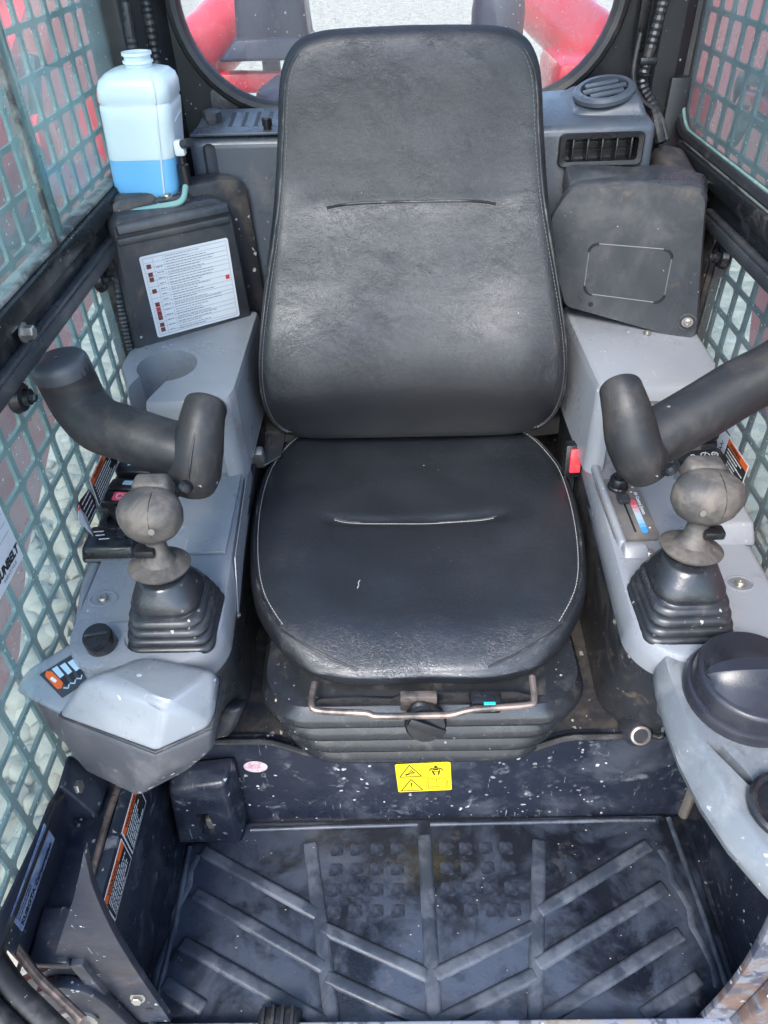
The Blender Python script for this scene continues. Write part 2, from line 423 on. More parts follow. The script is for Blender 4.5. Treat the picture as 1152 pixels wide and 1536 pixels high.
class Frame:
    """a flat local frame: origin, unit u, unit v, normal n"""
    def __init__(s, o, u, v):
        s.o = Vector(o); s.u = Vector(u).normalized(); v = Vector(v); s.v = (v-s.u*v.dot(s.u)).normalized(); s.n = s.u.cross(s.v)
    def __call__(s, a, b, c=0.): return s.o+s.u*a+s.v*b+s.n*c
    def rect(s, bm, x0, y0, x1, y1, z=.0, t=.0003):
        slab([s(x0, y0, z), s(x1, y0, z), s(x1, y1, z), s(x0, y1, z)], s.n*t, into=bm)
    def poly(s, bm, pts, z=0., t=.0003):
        slab([s(a, b, z) for a, b in pts], s.n*t, into=bm)
    def line(s, bm, pts, w, z=0., t=.0003, closed=False):
        P = [Vector(p) for p in pts]
        if closed: P.append(P[0])
        for a, b in zip(P, P[1:]):
            d = (b-a); 
            if d.length < 1e-7: continue
            d.normalize(); n = Vector((-d.y, d.x))*w/2; e = d*w*.3
            s.poly(bm, [tuple(a-n-e), tuple(b-n+e), tuple(b+n+e), tuple(a+n-e)], z, t)
    def text(s, bm, body, x, y, size, z=0., sx=1., bold=0., align='LEFT', shear=0.):
        cu = bpy.data.curves.new('t', 'FONT'); cu.body = body; cu.size = size; cu.align_x = align
        cu.offset = bold; cu.shear = shear; cu.resolution_u = 2; cu.extrude = .0001
        to = bpy.data.objects.new('t', cu)
        me = bpy.data.meshes.new_from_object(to)
        M = Matrix((s.u*sx, s.v, s.n)).transposed().to_4x4(); M.translation = s(x, y, z+.0002)
        me.transform(M); bm.from_mesh(me)
        bpy.data.objects.remove(to); bpy.data.curves.remove(cu); bpy.data.meshes.remove(me)
    def words(s, bm, x0, x1, y, h, rnd, z=0., fill=.8):
        """a row of unreadably small print"""
        x = x0; end = x0+(x1-x0)*fill
        while x < end:
            w = rnd.uniform(1.5, 5.5)*h
            s.rect(bm, x, y-h/2, min(x+w, end), y+h/2, z); x += w+h*.8

def hexbolt(p, axis, r, h, parent, name='bolt', material=None):
    bm = lathe([(r*1.45, 0), (r*1.45, h*.18), (r*1.05, h*.2)], p, axis, 20)
    ax = Vector(axis).normalized()
    lathe([(r, 0), (r, h*.88), (r*.8, h)], Vector(p)+ax*h*.18, axis, 6, into=bm)
    return obj(name, bm, material or STEEL, parent, 25)

def screw(p, axis, r, parent, name='screw', material=None):
    ax = Vector(axis).normalized()
    bm = lathe([(r*1.5, 0), (r*1.5, r*.2), (r, r*.22), (r, r*.55), (r*.7, r*.8), (r*.45, r*.8), (r*.4, r*.45), (0, r*.45)], p, axis, 20)
    a = ax.orthogonal().normalized()
    return obj(name, bm, material or STEEL, parent, 30)

# ------------------------------------------------------------------ ground outside
def ground_mat():
    m, nt, bs = _nodes('gravel_ground'); N = nt.nodes; L = nt.links
    tc = N.new('ShaderNodeTexCoord')
    v = N.new('ShaderNodeTexVoronoi'); v.inputs['Scale'].default_value = 14.; L.new(tc.outputs['Object'], v.inputs['Vector'])
    n = N.new('ShaderNodeTexNoise'); n.inputs['Scale'].default_value = 5.; n.inputs['Detail'].default_value = 9; n.inputs['Roughness'].default_value = .7
    L.new(tc.outputs['Object'], n.inputs['Vector'])
    sp = N.new('ShaderNodeSeparateColor'); L.new(v.outputs['Color'], sp.inputs[0])
    cr = N.new('ShaderNodeValToRGB')
    cr.color_ramp.elements[0].color = (.27, .23, .17, 1); cr.color_ramp.elements[1].color = (.54, .48, .39, 1)
    ad = N.new('ShaderNodeMath'); ad.operation = 'MULTIPLY_ADD'; L.new(sp.outputs[0], ad.inputs[0]); ad.inputs[1].default_value = .45; L.new(n.outputs['Fac'], ad.inputs[2])
    sb = N.new('ShaderNodeMath'); sb.operation = 'SUBTRACT'; L.new(ad.outputs[0], sb.inputs[0]); sb.inputs[1].default_value = .25
    L.new(sb.outputs[0], cr.inputs[0]); L.new(cr.outputs[0], bs.inputs['Base Color'])
    bs.inputs['Roughness'].default_value = .9
    b = N.new('ShaderNodeBump'); b.inputs['Strength'].default_value = .8; b.inputs['Distance'].default_value = .03
    L.new(v.outputs['Distance'], b.inputs['Height']); b.invert = True
    L.new(b.outputs['Normal'], bs.inputs['Normal'])
    return m
GROUND = ground_mat()
bm = NB(); bmesh.ops.create_grid(bm, x_segments=2, y_segments=2, size=200.); bmesh.ops.translate(bm, vec=(0, 0, -.62), verts=bm.verts)
structure('ground', bm, GROUND, None)
STONE = mat('pale_stone', (.33, .30, .24), .85, dust=((.30, .26, .20), .8, 9., .42, .6), grain=(60., .8))
bm = NB(); rs = random.Random(5)
for i in range(900):
    sd = -1 if rs.random() < .6 else 1
    x = sd*rs.uniform(.62, 1.7); y = rs.uniform(.3, 2.6); r = rs.uniform(.02, .055)
    t = bmesh.new(); bmesh.ops.create_icosphere(t, subdivisions=2, radius=r)
    sd_ = rs.uniform(0, 50)
    for v in t.verts: v.co *= 1+.45*noise.noise(v.co/r*1.1+V(sd_, 0, 0))
    bmesh.ops.scale(t, vec=(rs.uniform(.8, 1.4), rs.uniform(.8, 1.4), rs.uniform(.5, .8)), verts=t.verts)
    bmesh.ops.rotate(t, cent=(0, 0, 0), matrix=Matrix.Rotation(rs.uniform(0, 6.28), 3, 'Z'), verts=t.verts)
    bmesh.ops.translate(t, vec=(x, y, -.62+r*.35), verts=t.verts); merge(bm, t)
o = obj('loose_stones', bm, STONE, None, 50, kind='stuff'); tag(o, 'pale loose stones covering the ground beside the cab', 'stones')

# ------------------------------------------------------------------ cab shell: floor, riser, deck, side walls, rear wall
FX0, FX1 = -.425, .458
bm = box((.0165, .50, -.01), (FX1-FX0+.02, .36, .02)); structure('cab_floor', bm, NAVY)

def riser_z(x):
    a = abs(x+.01); t = min(max((a-.15)/.10, 0), 1); t = t*t*(3-2*t)
    return .183+.042*t
xs = [FX0+(FX1-FX0)*i/48 for i in range(49)]
rp = thing('riser_panel', 'dark navy scratched steel riser panel below the seat, behind the floor mat', 'panel', (.016, .655, 0))
ring_lo = [V(x, .650, .0) for x in xs]; ring_hi = [V(x, .656, riser_z(x)) for x in xs]
bm = NB()
lo = [bm.verts.new(p) for p in ring_lo]; hi = [bm.verts.new(p) for p in ring_hi]
hb = [bm.verts.new(p+V(0, .02, 0)) for p in ring_hi]; lb = [bm.verts.new(p+V(0, .02, 0)) for p in ring_lo]
for i in range(48):
    for a, b in ((lo, hi), (hi, hb), (hb, lb)): bm.faces.new((a[i], a[i+1], b[i+1], b[i]))
obj('steel_sheet', bm, NAVY, rp)
bm = tube([p+V(0, .004, .004) for p in ring_hi], .0055, 8); obj('edge_trim', bm, RUBBER, rp)
# deck the seat stands on
bm = NB(); rows = []
for j in range(14):
    y = .672+.84*j/13
    rows.append([bm.verts.new((x, y, riser_z(x)-.006+.012*noise.noise(V(x*9, y*9, 0)))) for x in xs])
for a, b in zip(rows, rows[1:]):
    for i in range(48): bm.faces.new((a[i], a[i+1], b[i+1], b[i]))
structure('seat_deck', bm, DECK)
# footwell side walls
bm = box((FX0-.008, .50, .135), (.016, .34, .27), .002); structure('side_wall_left', bm, NAVY)
bm = box((FX1+.008, .50, .18), (.016, .34, .36), .002); structure('side_wall_right', bm, NAVY)
bm = tube([V(FX1-.004, .648, .004), V(FX1-.012, .652, .22)], .009, 8); structure('corner_sealant', bm, mat('sealant', (.16, .14, .12), .6, dust=(MUD, .6, 20., .45, .7), grain=(80., .8)))

# unseen roof ring, added to cut flat light, left open over the seat
bm = NB()
for c_, z_ in (((-.45, 1.05), (.26, 1.0)), ((.45, 1.05), (.26, 1.0)), ((0, 1.44), (.64, .22)), ((0, .64), (.64, .18))):
    box((c_[0], c_[1], 1.83), (z_[0], z_[1], .06), .01, into=bm)
structure('unseen_cab_roof', bm, PILLAR)
# rear wall with rounded window
RWY = 1.50
WX0, WX1, WZ0, WZ1 = -.395, .358, .952, 1.78
op = round_poly([(WX0, WZ0), (WX1, WZ0), (WX1, WZ1), (WX0, WZ1)], .17, 12)
def rear_wall():
    bm = NB(); outer = []
    cx, cz = (WX0+WX1)/2, (WZ0+WZ1)/2
    X0, X1, Z0, Z1 = -.495, .487, -.35, 1.9
    for a, b in op:
        dx, dz = a-cx, b-cz
        t = min((X1-cx)/dx if dx > 1e-6 else 9e9, (X0-cx)/dx if dx < -1e-6 else 9e9, (Z1-cz)/dz if dz > 1e-6 else 9e9, (Z0-cz)/dz if dz < -1e-6 else 9e9)
        outer.append((cx+dx*t, cz+dz*t))
    for y in (RWY, RWY+.04):
        pass
    A = [bm.verts.new((a, RWY, b)) for a, b in op]; B = [bm.verts.new((a, RWY, b)) for a, b in outer]
    A2 = [bm.verts.new((a, RWY+.04, b)) for a, b in op]; B2 = [bm.verts.new((a, RWY+.04, b)) for a, b in outer]
    n = len(op)
    for i in range(n):
        j = (i+1) % n
        bm.faces.new((A[i], A[j], B[j], B[i])); bm.faces.new((A2[i], B2[i], B2[j], A2[j])); bm.faces.new((A[i], A2[i], A2[j], A[j]))
    return bm
structure('rear_wall', rear_wall(), PILLAR)
bm = box((0, 1.556, .28), (.98, .02, 1.26)); structure('rear_bulkhead', bm, PILLAR)
rw = thing('rear_window', 'rear window with rounded corners and rain drops, behind the backrest', 'window', (-.02, RWY, WZ0))
REARGL = glass('rear_glass', (.96, .985, .985), (.70, .68, .62), .02, .14, streak=(1.5, 1, .6), scale=7.)
pane = [V(a, RWY+.02, b) for a, b in op]
obj('pane', slab(pane, (0, .005, 0)), REARGL, rw, None)
obj('gasket', tube([V(a, RWY-.004, b) for a, b in op], .013, 10, closed=True, sx=1., sy=1.5), GASKET, rw)
DROP = glass('water', (.97, .98, .98), (.9, .9, .9), 0., .05, 1.33)
bm = NB(); rd = random.Random(3)
for i in range(700):
    x = rd.uniform(-.38, .35); z = WZ0+.01+abs(rd.gauss(0, .12)); r = rd.uniform(.0011, .0026)+.002*(rd.random() < .12)
    if abs(x+.02) < .19 and z < 1.08: continue
    t = bmesh.new(); bmesh.ops.create_uvsphere(t, u_segments=8, v_segments=5, radius=r)
    bmesh.ops.scale(t, vec=(1, .55, rd.uniform(1., 1.9)), verts=t.verts)
    bmesh.ops.translate(t, vec=(x, RWY+.0195, z), verts=t.verts); merge(bm, t)
obj('rain_drops', bm, DROP, rw, 60, kind='stuff')

bm = box((.476, 1.486, .62), (.036, .028, .74), .004); structure('corner_filler', bm, PILLAR)
# rear corner pillars
for sx, nm in ((-1, 'left'), (1, 'right')):
    xo = -.5 if sx < 0 else .5
    pl = [(xo+sx*.03, 1.42), (xo+sx*.03, 1.54), (xo-sx*.10, 1.499), (xo-sx*.062, 1.46), (xo-sx*.03, 1.42)]
    if sx > 0: pl = [(.486, 1.485), (.486, 1.55), (.40, 1.499), (.43, 1.475), (.465, 1.475)]
    pl = round_poly(pl, .008, 3)
    bm = loft([[V(a, b, .3) for a, b in pl], [V(a, b+.02, 1.8) for a, b in pl]])
    structure('corner_pillar_'+nm, bm, PILLAR)
def corrugated(pts, r, parent, name, step=.0085, material=None, smooth=10, amp=.85):
    P = catmull(pts, smooth); out = [P[0]]; acc = 0.
    fine = []
    for a, b in zip(P, P[1:]):
        n = max(1, int((b-a).length/(step/2)))
        fine += [a.lerp(b, k/n) for k in range(n)]
    fine.append(P[-1])
    rr = [r if i % 2 else r*amp for i in range(len(fine))]
    bm = tube(fine, rr, 10)
    return obj(name, bm, material or RUBBER, parent, 25)
h = corrugated([V(-.462, 1.452, 1.45), V(-.460, 1.45, 1.2), V(-.462, 1.44, 1.06), V(-.475, 1.43, .93), V(-.485, 1.42, .85)], .0095, None, 'wiring_conduit')
tag(h, 'ribbed black conduit running down the rear pillar behind the bottle', 'conduit')
h = corrugated([V(-.435, 1.475, 1.45), V(-.433, 1.475, 1.2), V(-.436, 1.47, .98)], .009, None, 'wiring_conduit')
tag(h, 'ribbed conduit between the bottle and the rear window', 'conduit')
h = corrugated([V(-.470, 1.25, .90), V(-.480, 1.22, .86), V(-.488, 1.18, .80), V(-.489, 1.16, .72), V(-.490, 1.15, .60)], .0085, None, 'wiring_conduit', .006)
tag(h, 'thin ribbed conduit beside the fuse box cover and the left lower glass', 'conduit')
wc = thing('wiring_conduit', 'ribbed black conduit with clip on the pillar right of the rear window', 'conduit', (.40, 1.46, .92))
corrugated([V(.425, 1.46, 1.4), V(.418, 1.46, 1.15), V(.405, 1.455, 1.03), V(.402, 1.45, .985), V(.425, 1.44, .95), V(.44, 1.41, .90)], .010, wc, 'tube')
obj('clip', box((.404, 1.452, 1.02), (.03, .02, .012), .003), BLACK, wc)
obj('cable_tie', tube([V(.404+.013*math.cos(t*.6), 1.452+.013*math.sin(t*.6), 1.0) for t in range(11)], .002, 6), BLACK, wc)
corrugated([V(.385, 1.455, 1.06), V(.383, 1.45, 1.0), V(.40, 1.44, .965), V(.435, 1.43, .94), V(.45, 1.41, .905)], .004, wc, 'branch_cable', .02, amp=.98)
obj('cover_strip', box((.392, 1.482, 1.24), (.018, .02, .42), .003), BLACK, wc)

# ------------------------------------------------------------------ side windows with guards
GL_L = glass('side_glass', (.88, .965, .955), (.62, .86, .83), .12, .29, streak=(1, 1, .5), scale=5.)  # pale teal film: dirt plus reflected brightness put into its colour
GL_E = mat('glass_edge', (.16, .28, .25), .25, dust=((.40, .42, .36), .6, 18., .46, .70))
SEALW = mat('dirty_seal', (.30, .30, .26), .7, dust=((.05, .05, .05), .9, 14., .45, .6), dust2=(MUD, .6, 9., .5, .7), grain=(90., .8))
def guard(sx, y0, z0, ny, nz, x):
    P = .0575; oy, oz, rr = .0474, .0500, .007
    bm = NB()
    hole = rrect(oy, oz, rr, 3)
    sq = []
    for a, b in hole:
        k = min(P/2/abs(a) if abs(a) > 1e-9 else 9, P/2/abs(b) if abs(b) > 1e-9 else 9)
        sq.append((a*k, b*k))
    n = len(hole)
    for i in range(ny):
        for j in range(nz):
            cy, cz = y0+(i+.5)*P, z0+(j+.5)*P
            A = [bm.verts.new((x, cy+a, cz+b)) for a, b in hole]; B = [bm.verts.new((x, cy+a, cz+b)) for a, b in sq]
            A2 = [bm.verts.new((x+sx*.005, cy+a, cz+b)) for a, b in hole]; B2 = [bm.verts.new((x+sx*.005, cy+a, cz+b)) for a, b in sq]
            for k in range(n):
                l = (k+1) % n
                bm.faces.new((A[k], A[l], B[l], B[k])); bm.faces.new((A2[k], B2[k], B2[l], A2[l])); bm.faces.new((A[k], A2[k], A2[l], A[l]))
    bmesh.ops.remove_doubles(bm, verts=bm.verts, dist=1e-5)
    o = obj('window_guard', bm, GUARD, None, 40); return o
g = guard(-1, .829-.0575*10, .604-.0575*7, 22, 19, -.530); tag(g, 'square mesh steel guard outside the left window', 'window guard')
g = guard(1, 1.112-.0575*14, .677-.0575*8, 23, 19, .530); tag(g, 'square mesh steel guard outside the right window', 'window guard')

def side_window(sx):
    nm = 'left' if sx < 0 else 'right'
    x = sx*.5
    t = thing('side_window', f'{nm} side window of tinted glass panes above and below a black rail', 'window', (x, .9, .25))
    yr = 1.44 if sx < 0 else 1.50
    # upper panes
    if sx < 0:
        obj('upper_pane', box((x+.002, 1.21, 1.25), (.004, .46, .71)), GL_L, t, None)
        obj('upper_pane', box((x+.012, .66, 1.25), (.004, .74, .71)), GL_L, t, None)
        obj('overlap_seal', box((x+.009, 1.012, 1.25), (.012, .028, .71), .004), GL_E, t)
        obj('overlap_seal', box((x+.016, .985, 1.25), (.006, .010, .71), .002), SEALW, t)
    else:
        pl = round_poly([(yr, .905), (.28, .905), (.28, 1.6), (yr+.02, 1.6)], [.075, .01, .01, .01], 8)
        obj('upper_pane', slab([V(x-.004, a, b) for a, b in pl], (.004, 0, 0)), GL_L, t, None)
        pr = [V(x-.008, a, b) for a, b in pl]
        k = 9
        obj('pane_gasket', tube([pr[-1]]+pr[:k]+[pr[k]], .012, 8, sx=1.), GASKET, t)
        obj('pane_edge', tube([p+V(-.002, -.009, .010) for p in pr[3:k]]+[V(x-.010, .28, .917)], .003, 6), GL_E, t)
    # rails
    sg = -sx
    obj('glazing_bead', box((x+sg*.008, .85, .9), (.022, 1.15, .006), .002), SEALW, t)
    bm = box((x+sg*.010, .84, .884), (.034, 1.18, .026), .003)
    obj('upper_rail', bm, BLACKF, t)
    bm = box((x+sg*.006, .82, .852), (.022, 1.0, .034), .004)
    obj('middle_rail', bm, BLACKF, t)
    bm = box((x+sg*.016, .72, .829), (.028, .92 if sx < 0 else 1.02, .020), .004)
    box((x+sg*.022, .72, .842), (.012, .92 if sx < 0 else 1.02, .008), .003, into=bm)
    obj('lower_rail', bm, CHAR2, t)
    for (yy, zz) in (((1.205, .868), (.812, .858)) if sx < 0 else ((1.275, .868), (.83, .86))):
        hexbolt((x+sg*.022, yy, zz), (sg, 0, 0), .0085, .012, t)
    # lower pane
    yb = 1.16 if sx < 0 else 1.205
    if sx < 0: pl = [(.30, .35), (.50, .34), (.60, .285), (.75, .24), (1.13, .24), (yb, .30), (yb, .80), (1.13, .825), (.30, .825)]
    else: pl = [(.30, .35), (1.10, .35), (1.105, .58), (yb, .62), (yb, .79), (1.17, .825), (.30, .825)]
    pl = round_poly(pl, .02, 3)
    obj('lower_pane', slab([V(x, a, b) for a, b in pl], (sx*.005, 0, 0)), GL_L, t, None)
    obj('lower_seal', tube([V(x+sg*.004, a, b) for a, b in pl], .0065, 6, closed=True), GASKET, t)
    for (yy, zz) in (((1.118, .797), (.775, .792)) if sx < 0 else ((1.165, .792), (.80, .79))):
        c = obj('glass_clamp', lathe([(.019, 0), (.021, .004), (.017, .012), (.011, .014), (.010, .020), (0, .021)], (x+sg*.003, yy, zz), (sg, 0, 0), 24), BLACK, t)
        obj('clamp_bolt', lathe([(.006, 0), (.006, .007), (.004, .009), (0, .009)], (x+sg*.022, yy-.002, zz), (sg, 0, 0), 6), BLACK, c, 25)
    # rear filler post beside the lower glass
    bm = hull([V(x+sx*.02, yb+.005, .25), V(x+sg*.01, yb+.005, .25), V(x+sx*.02, yb+.30, .25), V(x+sg*.012, yb+.30, .25),
               V(x+sx*.02, yb+.005, .84), V(x+sg*.01, yb+.005, .84), V(x+sx*.02, yb+.30, .84), V(x+sg*.012, yb+.30, .84)], .004)
    obj('rear_post', bm, DECK, t)
    return t
side_window(-1); side_window(1)

# ------------------------------------------------------------------ heater box behind the seat
hb = thing('heater_box', 'grey plastic heater box along the rear wall behind the seat, with air vents', 'heater box', (0, 1.38, .5))
bm = hull([V(-.372, 1.335, .5), V(-.372, 1.335, .942), V(-.372, 1.46, .955), V(-.372, 1.46, .5), V(.18, 1.335, .5), V(.18, 1.335, .942), V(.18, 1.46, .955), V(.18, 1.46, .5)], .014, 4)
b = obj('body', bm, SHELF, hb)
cut(b, [box((-.338, 1.33, .84), (.022, .035, .19), .008)])
bm = hull([V(.17, 1.30, .5), V(.17, 1.30, .952), V(.17, 1.46, .975), V(.17, 1.46, .5), V(.408, 1.30, .5), V(.392, 1.30, .957), V(.375, 1.45, .99), V(.41, 1.45, .5), V(.37, 1.33, .965)], .012, 4)
b = obj('duct_housing', bm, SHELF, hb)
cut(b, [box((.306, 1.295, .921), (.125, .08, .036), .006)])
# hump under the round vent
fr = Frame((.318, 1.375, .987), (1, .02, .17), (0, 1, .20))
obj('vent_mount', hull([V(.25, 1.335, .955), V(.385, 1.32, .955), V(.25, 1.44, .975), V(.385, 1.445, .975), V(.275, 1.35, .972), V(.368, 1.335, .988), V(.275, 1.43, .99), V(.362, 1.425, 1.006)], .012, 4), SHELF, hb)
rv = obj('round_vent', lathe([(.050, 0), (.050, .006), (.045, .010), (.038, .010), (.038, .003), (0, .003)], fr(0, 0, .0), fr.n, 40, sx=1.0, sy=1.0, xdir=fr.u), SHELF, hb)
for k in (-1, 0, 1):
    bm = NB(); w = .035 if k == 0 else .027
    slab([fr(-w, k*.019-.005, .004), fr(w, k*.019-.005, .004), fr(w, k*.019+.005, .004), fr(-w, k*.019+.005, .004)], fr.n*.006, .002, into=bm)
    obj('blade', bm, SHELF, rv)
obj('vent_shadow_box', lathe([(.0375, .0032), (0, .0034)], fr(0, 0, 0), fr.n, 30), BLACK, rv)
# rectangular louvre
fr = Frame((.306, 1.300, .921), (1, 0, .01), (0, .05, 1))
outer = rrect(.137, .050, .008, 4); inner = rrect(.118, .034, .005, 4)
bm = NB()
loft([[fr(a, b, 0) for a, b in outer], [fr(a, b, .005) for a, b in outer], [fr(a*.97, b*.95, .007) for a, b in outer], [fr(a, b, .006) for a, b in inner], [fr(a, b, -.03) for a, b in inner]], (False, False), bm)
lv = obj('louvre_frame', bm, BLACK, hb)
obj('louvre_back', slab([fr(a*.99, b*.99, -.028) for a, b in inner], fr.n*-.002), INK_SHADE, lv)
for k in range(5):
    bm = NB(); a = -.046+k*.0235
    slab([fr(a, -.016, -.022), fr(a+.003, -.016, -.022), fr(a+.003, .016, -.022), fr(a, .016, -.022)], fr.n*.024, .0006, into=bm)
    obj('vane', bm, BLACK, lv)
for k in range(2):
    bm = NB(); slab([fr(-.058, -.006+k*.012, -.027), fr(.058, -.006+k*.012, -.027), fr(.058, -.004+k*.012, -.027), fr(-.058, -.004+k*.012, -.027)], fr.n*.006, into=bm)
    obj('cross_vane', bm, BLACK, lv)
# intake grille plate, left
ig = obj('intake_grille', hull([V(-.366, 1.335, .951), V(-.19, 1.335, .951), V(-.19, 1.45, .964), V(-.345, 1.45, .964), V(-.366, 1.335, .946), V(-.19, 1.335, .946), V(-.19, 1.45, .958), V(-.345, 1.45, .958)], .0015, 2), SHELF, hb)
for k in range(6):
    x = -.300+k*.0215
    bm = hull([V(x, 1.362, .9555), V(x+.013, 1.362, .9535), V(x+.013, 1.43, .961), V(x, 1.43, .963), V(x, 1.362, .951), V(x+.013, 1.362, .951), V(x+.013, 1.43, .958), V(x, 1.43, .958)], .0008, 1)
    obj('louvre', bm, SHELF, ig)
    obj('slot_shadow', box((x-.0035, 1.397, .9565), (.006, .066, .004), rot=Matrix.Rotation(R(6.3), 3, 'X')), INK_SHADE, ig)
for (xx, yy, zz, r) in ((-.335, 1.388, .957, .016), (-.238, 1.348, .953, .0085)):
    bm = lathe([(r*.8, 0), (r*.8, .004), (r, .005), (r, .016), (r*.8, .018), (0, .018)], (xx, yy, zz), (0, -.05, 1), 6 if r > .01 else 18)
    obj('thumb_bolt', bm, CHAR2 if r > .01 else BLACK, hb, 25)
obj('latch_plate', slab([V(-.355, 1.492, .93), V(-.30, 1.492, .93), V(-.30, 1.492, .982), V(-.306, 1.492, .988), V(-.349, 1.492, .988), V(-.355, 1.492, .982)], (0, .006, 0), .001), CHAR2, hb)

# ------------------------------------------------------------------ washer bottle
wb = thing('washer_bottle', 'translucent white washer fluid bottle half full of blue liquid in the left rear corner', 'bottle', (-.43, 1.28, .87))
m, nt, bs = _nodes('milky_plastic')
bs.inputs['Base Color'].default_value = (.66, .75, .755, 1); bs.inputs['Roughness'].default_value = .3
bs.inputs['Subsurface Weight'].default_value = .6; bs.inputs['Subsurface Radius'].default_value = (.02, .02, .02); bs.inputs['Subsurface Scale'].default_value = .5
TANK = m
m, nt, bs = _nodes('milky_plastic_blue'); bs.inputs['Base Color'].default_value = (.19, .50, .80, 1); bs.inputs['Roughness'].default_value = .28
bs.inputs['Subsurface Weight'].default_value = .4; bs.inputs['Subsurface Radius'].default_value = (.01, .02, .03); bs.inputs['Subsurface Scale'].default_value = .4
TANKB = m
def tank_ring(z, ix=0.):
    # leans slightly: bottom shifted towards the wall
    t = (z-.872)/.185
    w, d = .112-.010*(1-t)-ix*2, .105-ix*2
    cx, cy = -.432+.016*t, 1.285
    return [V(cx+a, cy+b, z) for a, b in rrect(w, d, max(.004, .022-ix*.4), 6)]
zs_lo = [(.872, .020), (.875, .008), (.882, .001), (.89, 0), (.90, 0), (.92, 0), (.938, 0)]
zs_hi = [(.938, 0), (.96, 0), (.99, 0), (1.01, 0), (1.014, .002), (1.018, 0), (1.035, .001), (1.045, .005), (1.052, .013), (1.056, .026), (1.057, .04)]
obj('liquid_part', loft([tank_ring(z, i) for z, i in zs_lo], (True, False)), TANKB, wb, 60)
obj('shell', loft([tank_ring(z, i) for z, i in zs_hi], (False, True)), TANK, wb, 60)
obj('neck', lathe([(.020, 0), (.020, .006), (.0225, .007), (.0225, .010), (.0195, .011), (.0195, .016), (.022, .017), (.022, .021), (.018, .021), (.018, .004), (0, .004)], (-.412, 1.285, 1.055), (0, 0, 1), 28), TANK, wb)
sm = [tank_ring(z, i) for z, i in zs_lo+zs_hi[1:]]
obj('mould_seam', tube([(r[int(len(r)*.5)+8].lerp(r[int(len(r)*.75)], .45))+V(0, -.0005, 0) for r in sm[1:-2]], .0016, 6), TANK, wb)
for k in range(3):
    z = .985+k*.012
    obj('embossed_line', slab([V(-.369, 1.262, z), V(-.369, 1.31, z+.006), V(-.369, 1.31, z+.0075), V(-.369, 1.262, z+.0015)], (.003, 0, 0)), TANK, wb)
pump = obj('pump', lathe([(.009, 0), (.009, .03), (.006, .032), (.006, .05), (0, .05)], (-.366, 1.255, .895), (0, 0, 1), 16), BLACK, wb)
obj('pump_connector', box((-.364, 1.25, .951), (.016, .016, .022), .003), WHITE, wb)
obj('connector_plug', lathe([(.007, 0), (.007, .02), (0, .02)], (-.357, 1.245, .957), (.6, -.5, .2), 12), BLACK, wb)
obj('outlet_hose', tube([V(-.366, 1.25, .895), V(-.372, 1.225, .878), V(-.41, 1.215, .873), V(-.45, 1.205, .868), V(-.475, 1.19, .855)], .0048, 10, 8), HOSE_T, wb)
obj('bracket', hull([V(-.49, 1.235, .858), V(-.36, 1.235, .858), V(-.36, 1.34, .858), V(-.49, 1.34, .858), V(-.48, 1.235, .872), V(-.37, 1.235, .872), V(-.37, 1.34, .872), V(-.48, 1.34, .872)], .003), CHAR, wb)

# ------------------------------------------------------------------ fuse box cover with label, left
fb = thing('fuse_box_cover', 'dark plastic fuse box cover with a printed white chart, left of the backrest', 'cover', (-.38, 1.22, .62))
def fy(x): return 1.17+.62*(x+.45)
FN = V(.62, -1, 0).normalized()
pl = round_poly([(-.490, .58), (-.270, .58), (-.279, .885), (-.320, .892), (-.478, .890)], [.01, .01, .03, .03, .02], 8)
obj('rim', slab([V(a, fy(a)+.040, b) for a, b in pl], -FN*.05, .008), DECK, fb)
pl = round_poly([(-.484, .60), (-.290, .60), (-.300, .873), (-.470, .873)], [.01, .01, .030, .018], 8)
rg = []
for off, ins in ((-.06, 0.), (-.012, 0.), (-.004, .002), (0., .007)):
    cx, cz = -.386, .735
    rg.append([V(cx+(a-cx)*(1-ins*7), fy(cx+(a-cx)*(1-ins*7)), cz+(b-cz)*(1-ins*5))+FN*off for a, b in pl])
obj('cover', loft(rg, (True, True)), CHAR2, fb, 40)
top_ = [V(x, fy(x), .838)+FN*.0005 for x in (-.466, -.43, -.38, -.335, -.308)]
obj('top_ridge', tube(top_, .0045, 8, 6, sy=1.5), CHAR2, fb)
obj('top_band', hull([V(-.464, fy(-.464), .846), V(-.304, fy(-.304), .846), V(-.464, fy(-.464), .866), V(-.304, fy(-.304), .866), V(-.464, fy(-.464), .850)+FN*.007, V(-.306, fy(-.306), .850)+FN*.007, V(-.464, fy(-.464), .862)+FN*.005, V(-.306, fy(-.306), .862)+FN*.005], .004, 3), CHAR2, fb)
obj('mount_tab', hull([V(-.42, 1.22, .872), V(-.36, 1.24, .872), V(-.36, 1.27, .872), V(-.42, 1.26, .872), V(-.41, 1.22, .884), V(-.37, 1.24, .884), V(-.37, 1.27, .884), V(-.41, 1.26, .884)], .003), DECK, fb)
screw((-.395, 1.235, .884), (0, -.4, 1), .006, fb)
screw((-.474, fy(-.474)-.004, .652), FN, .005, fb)
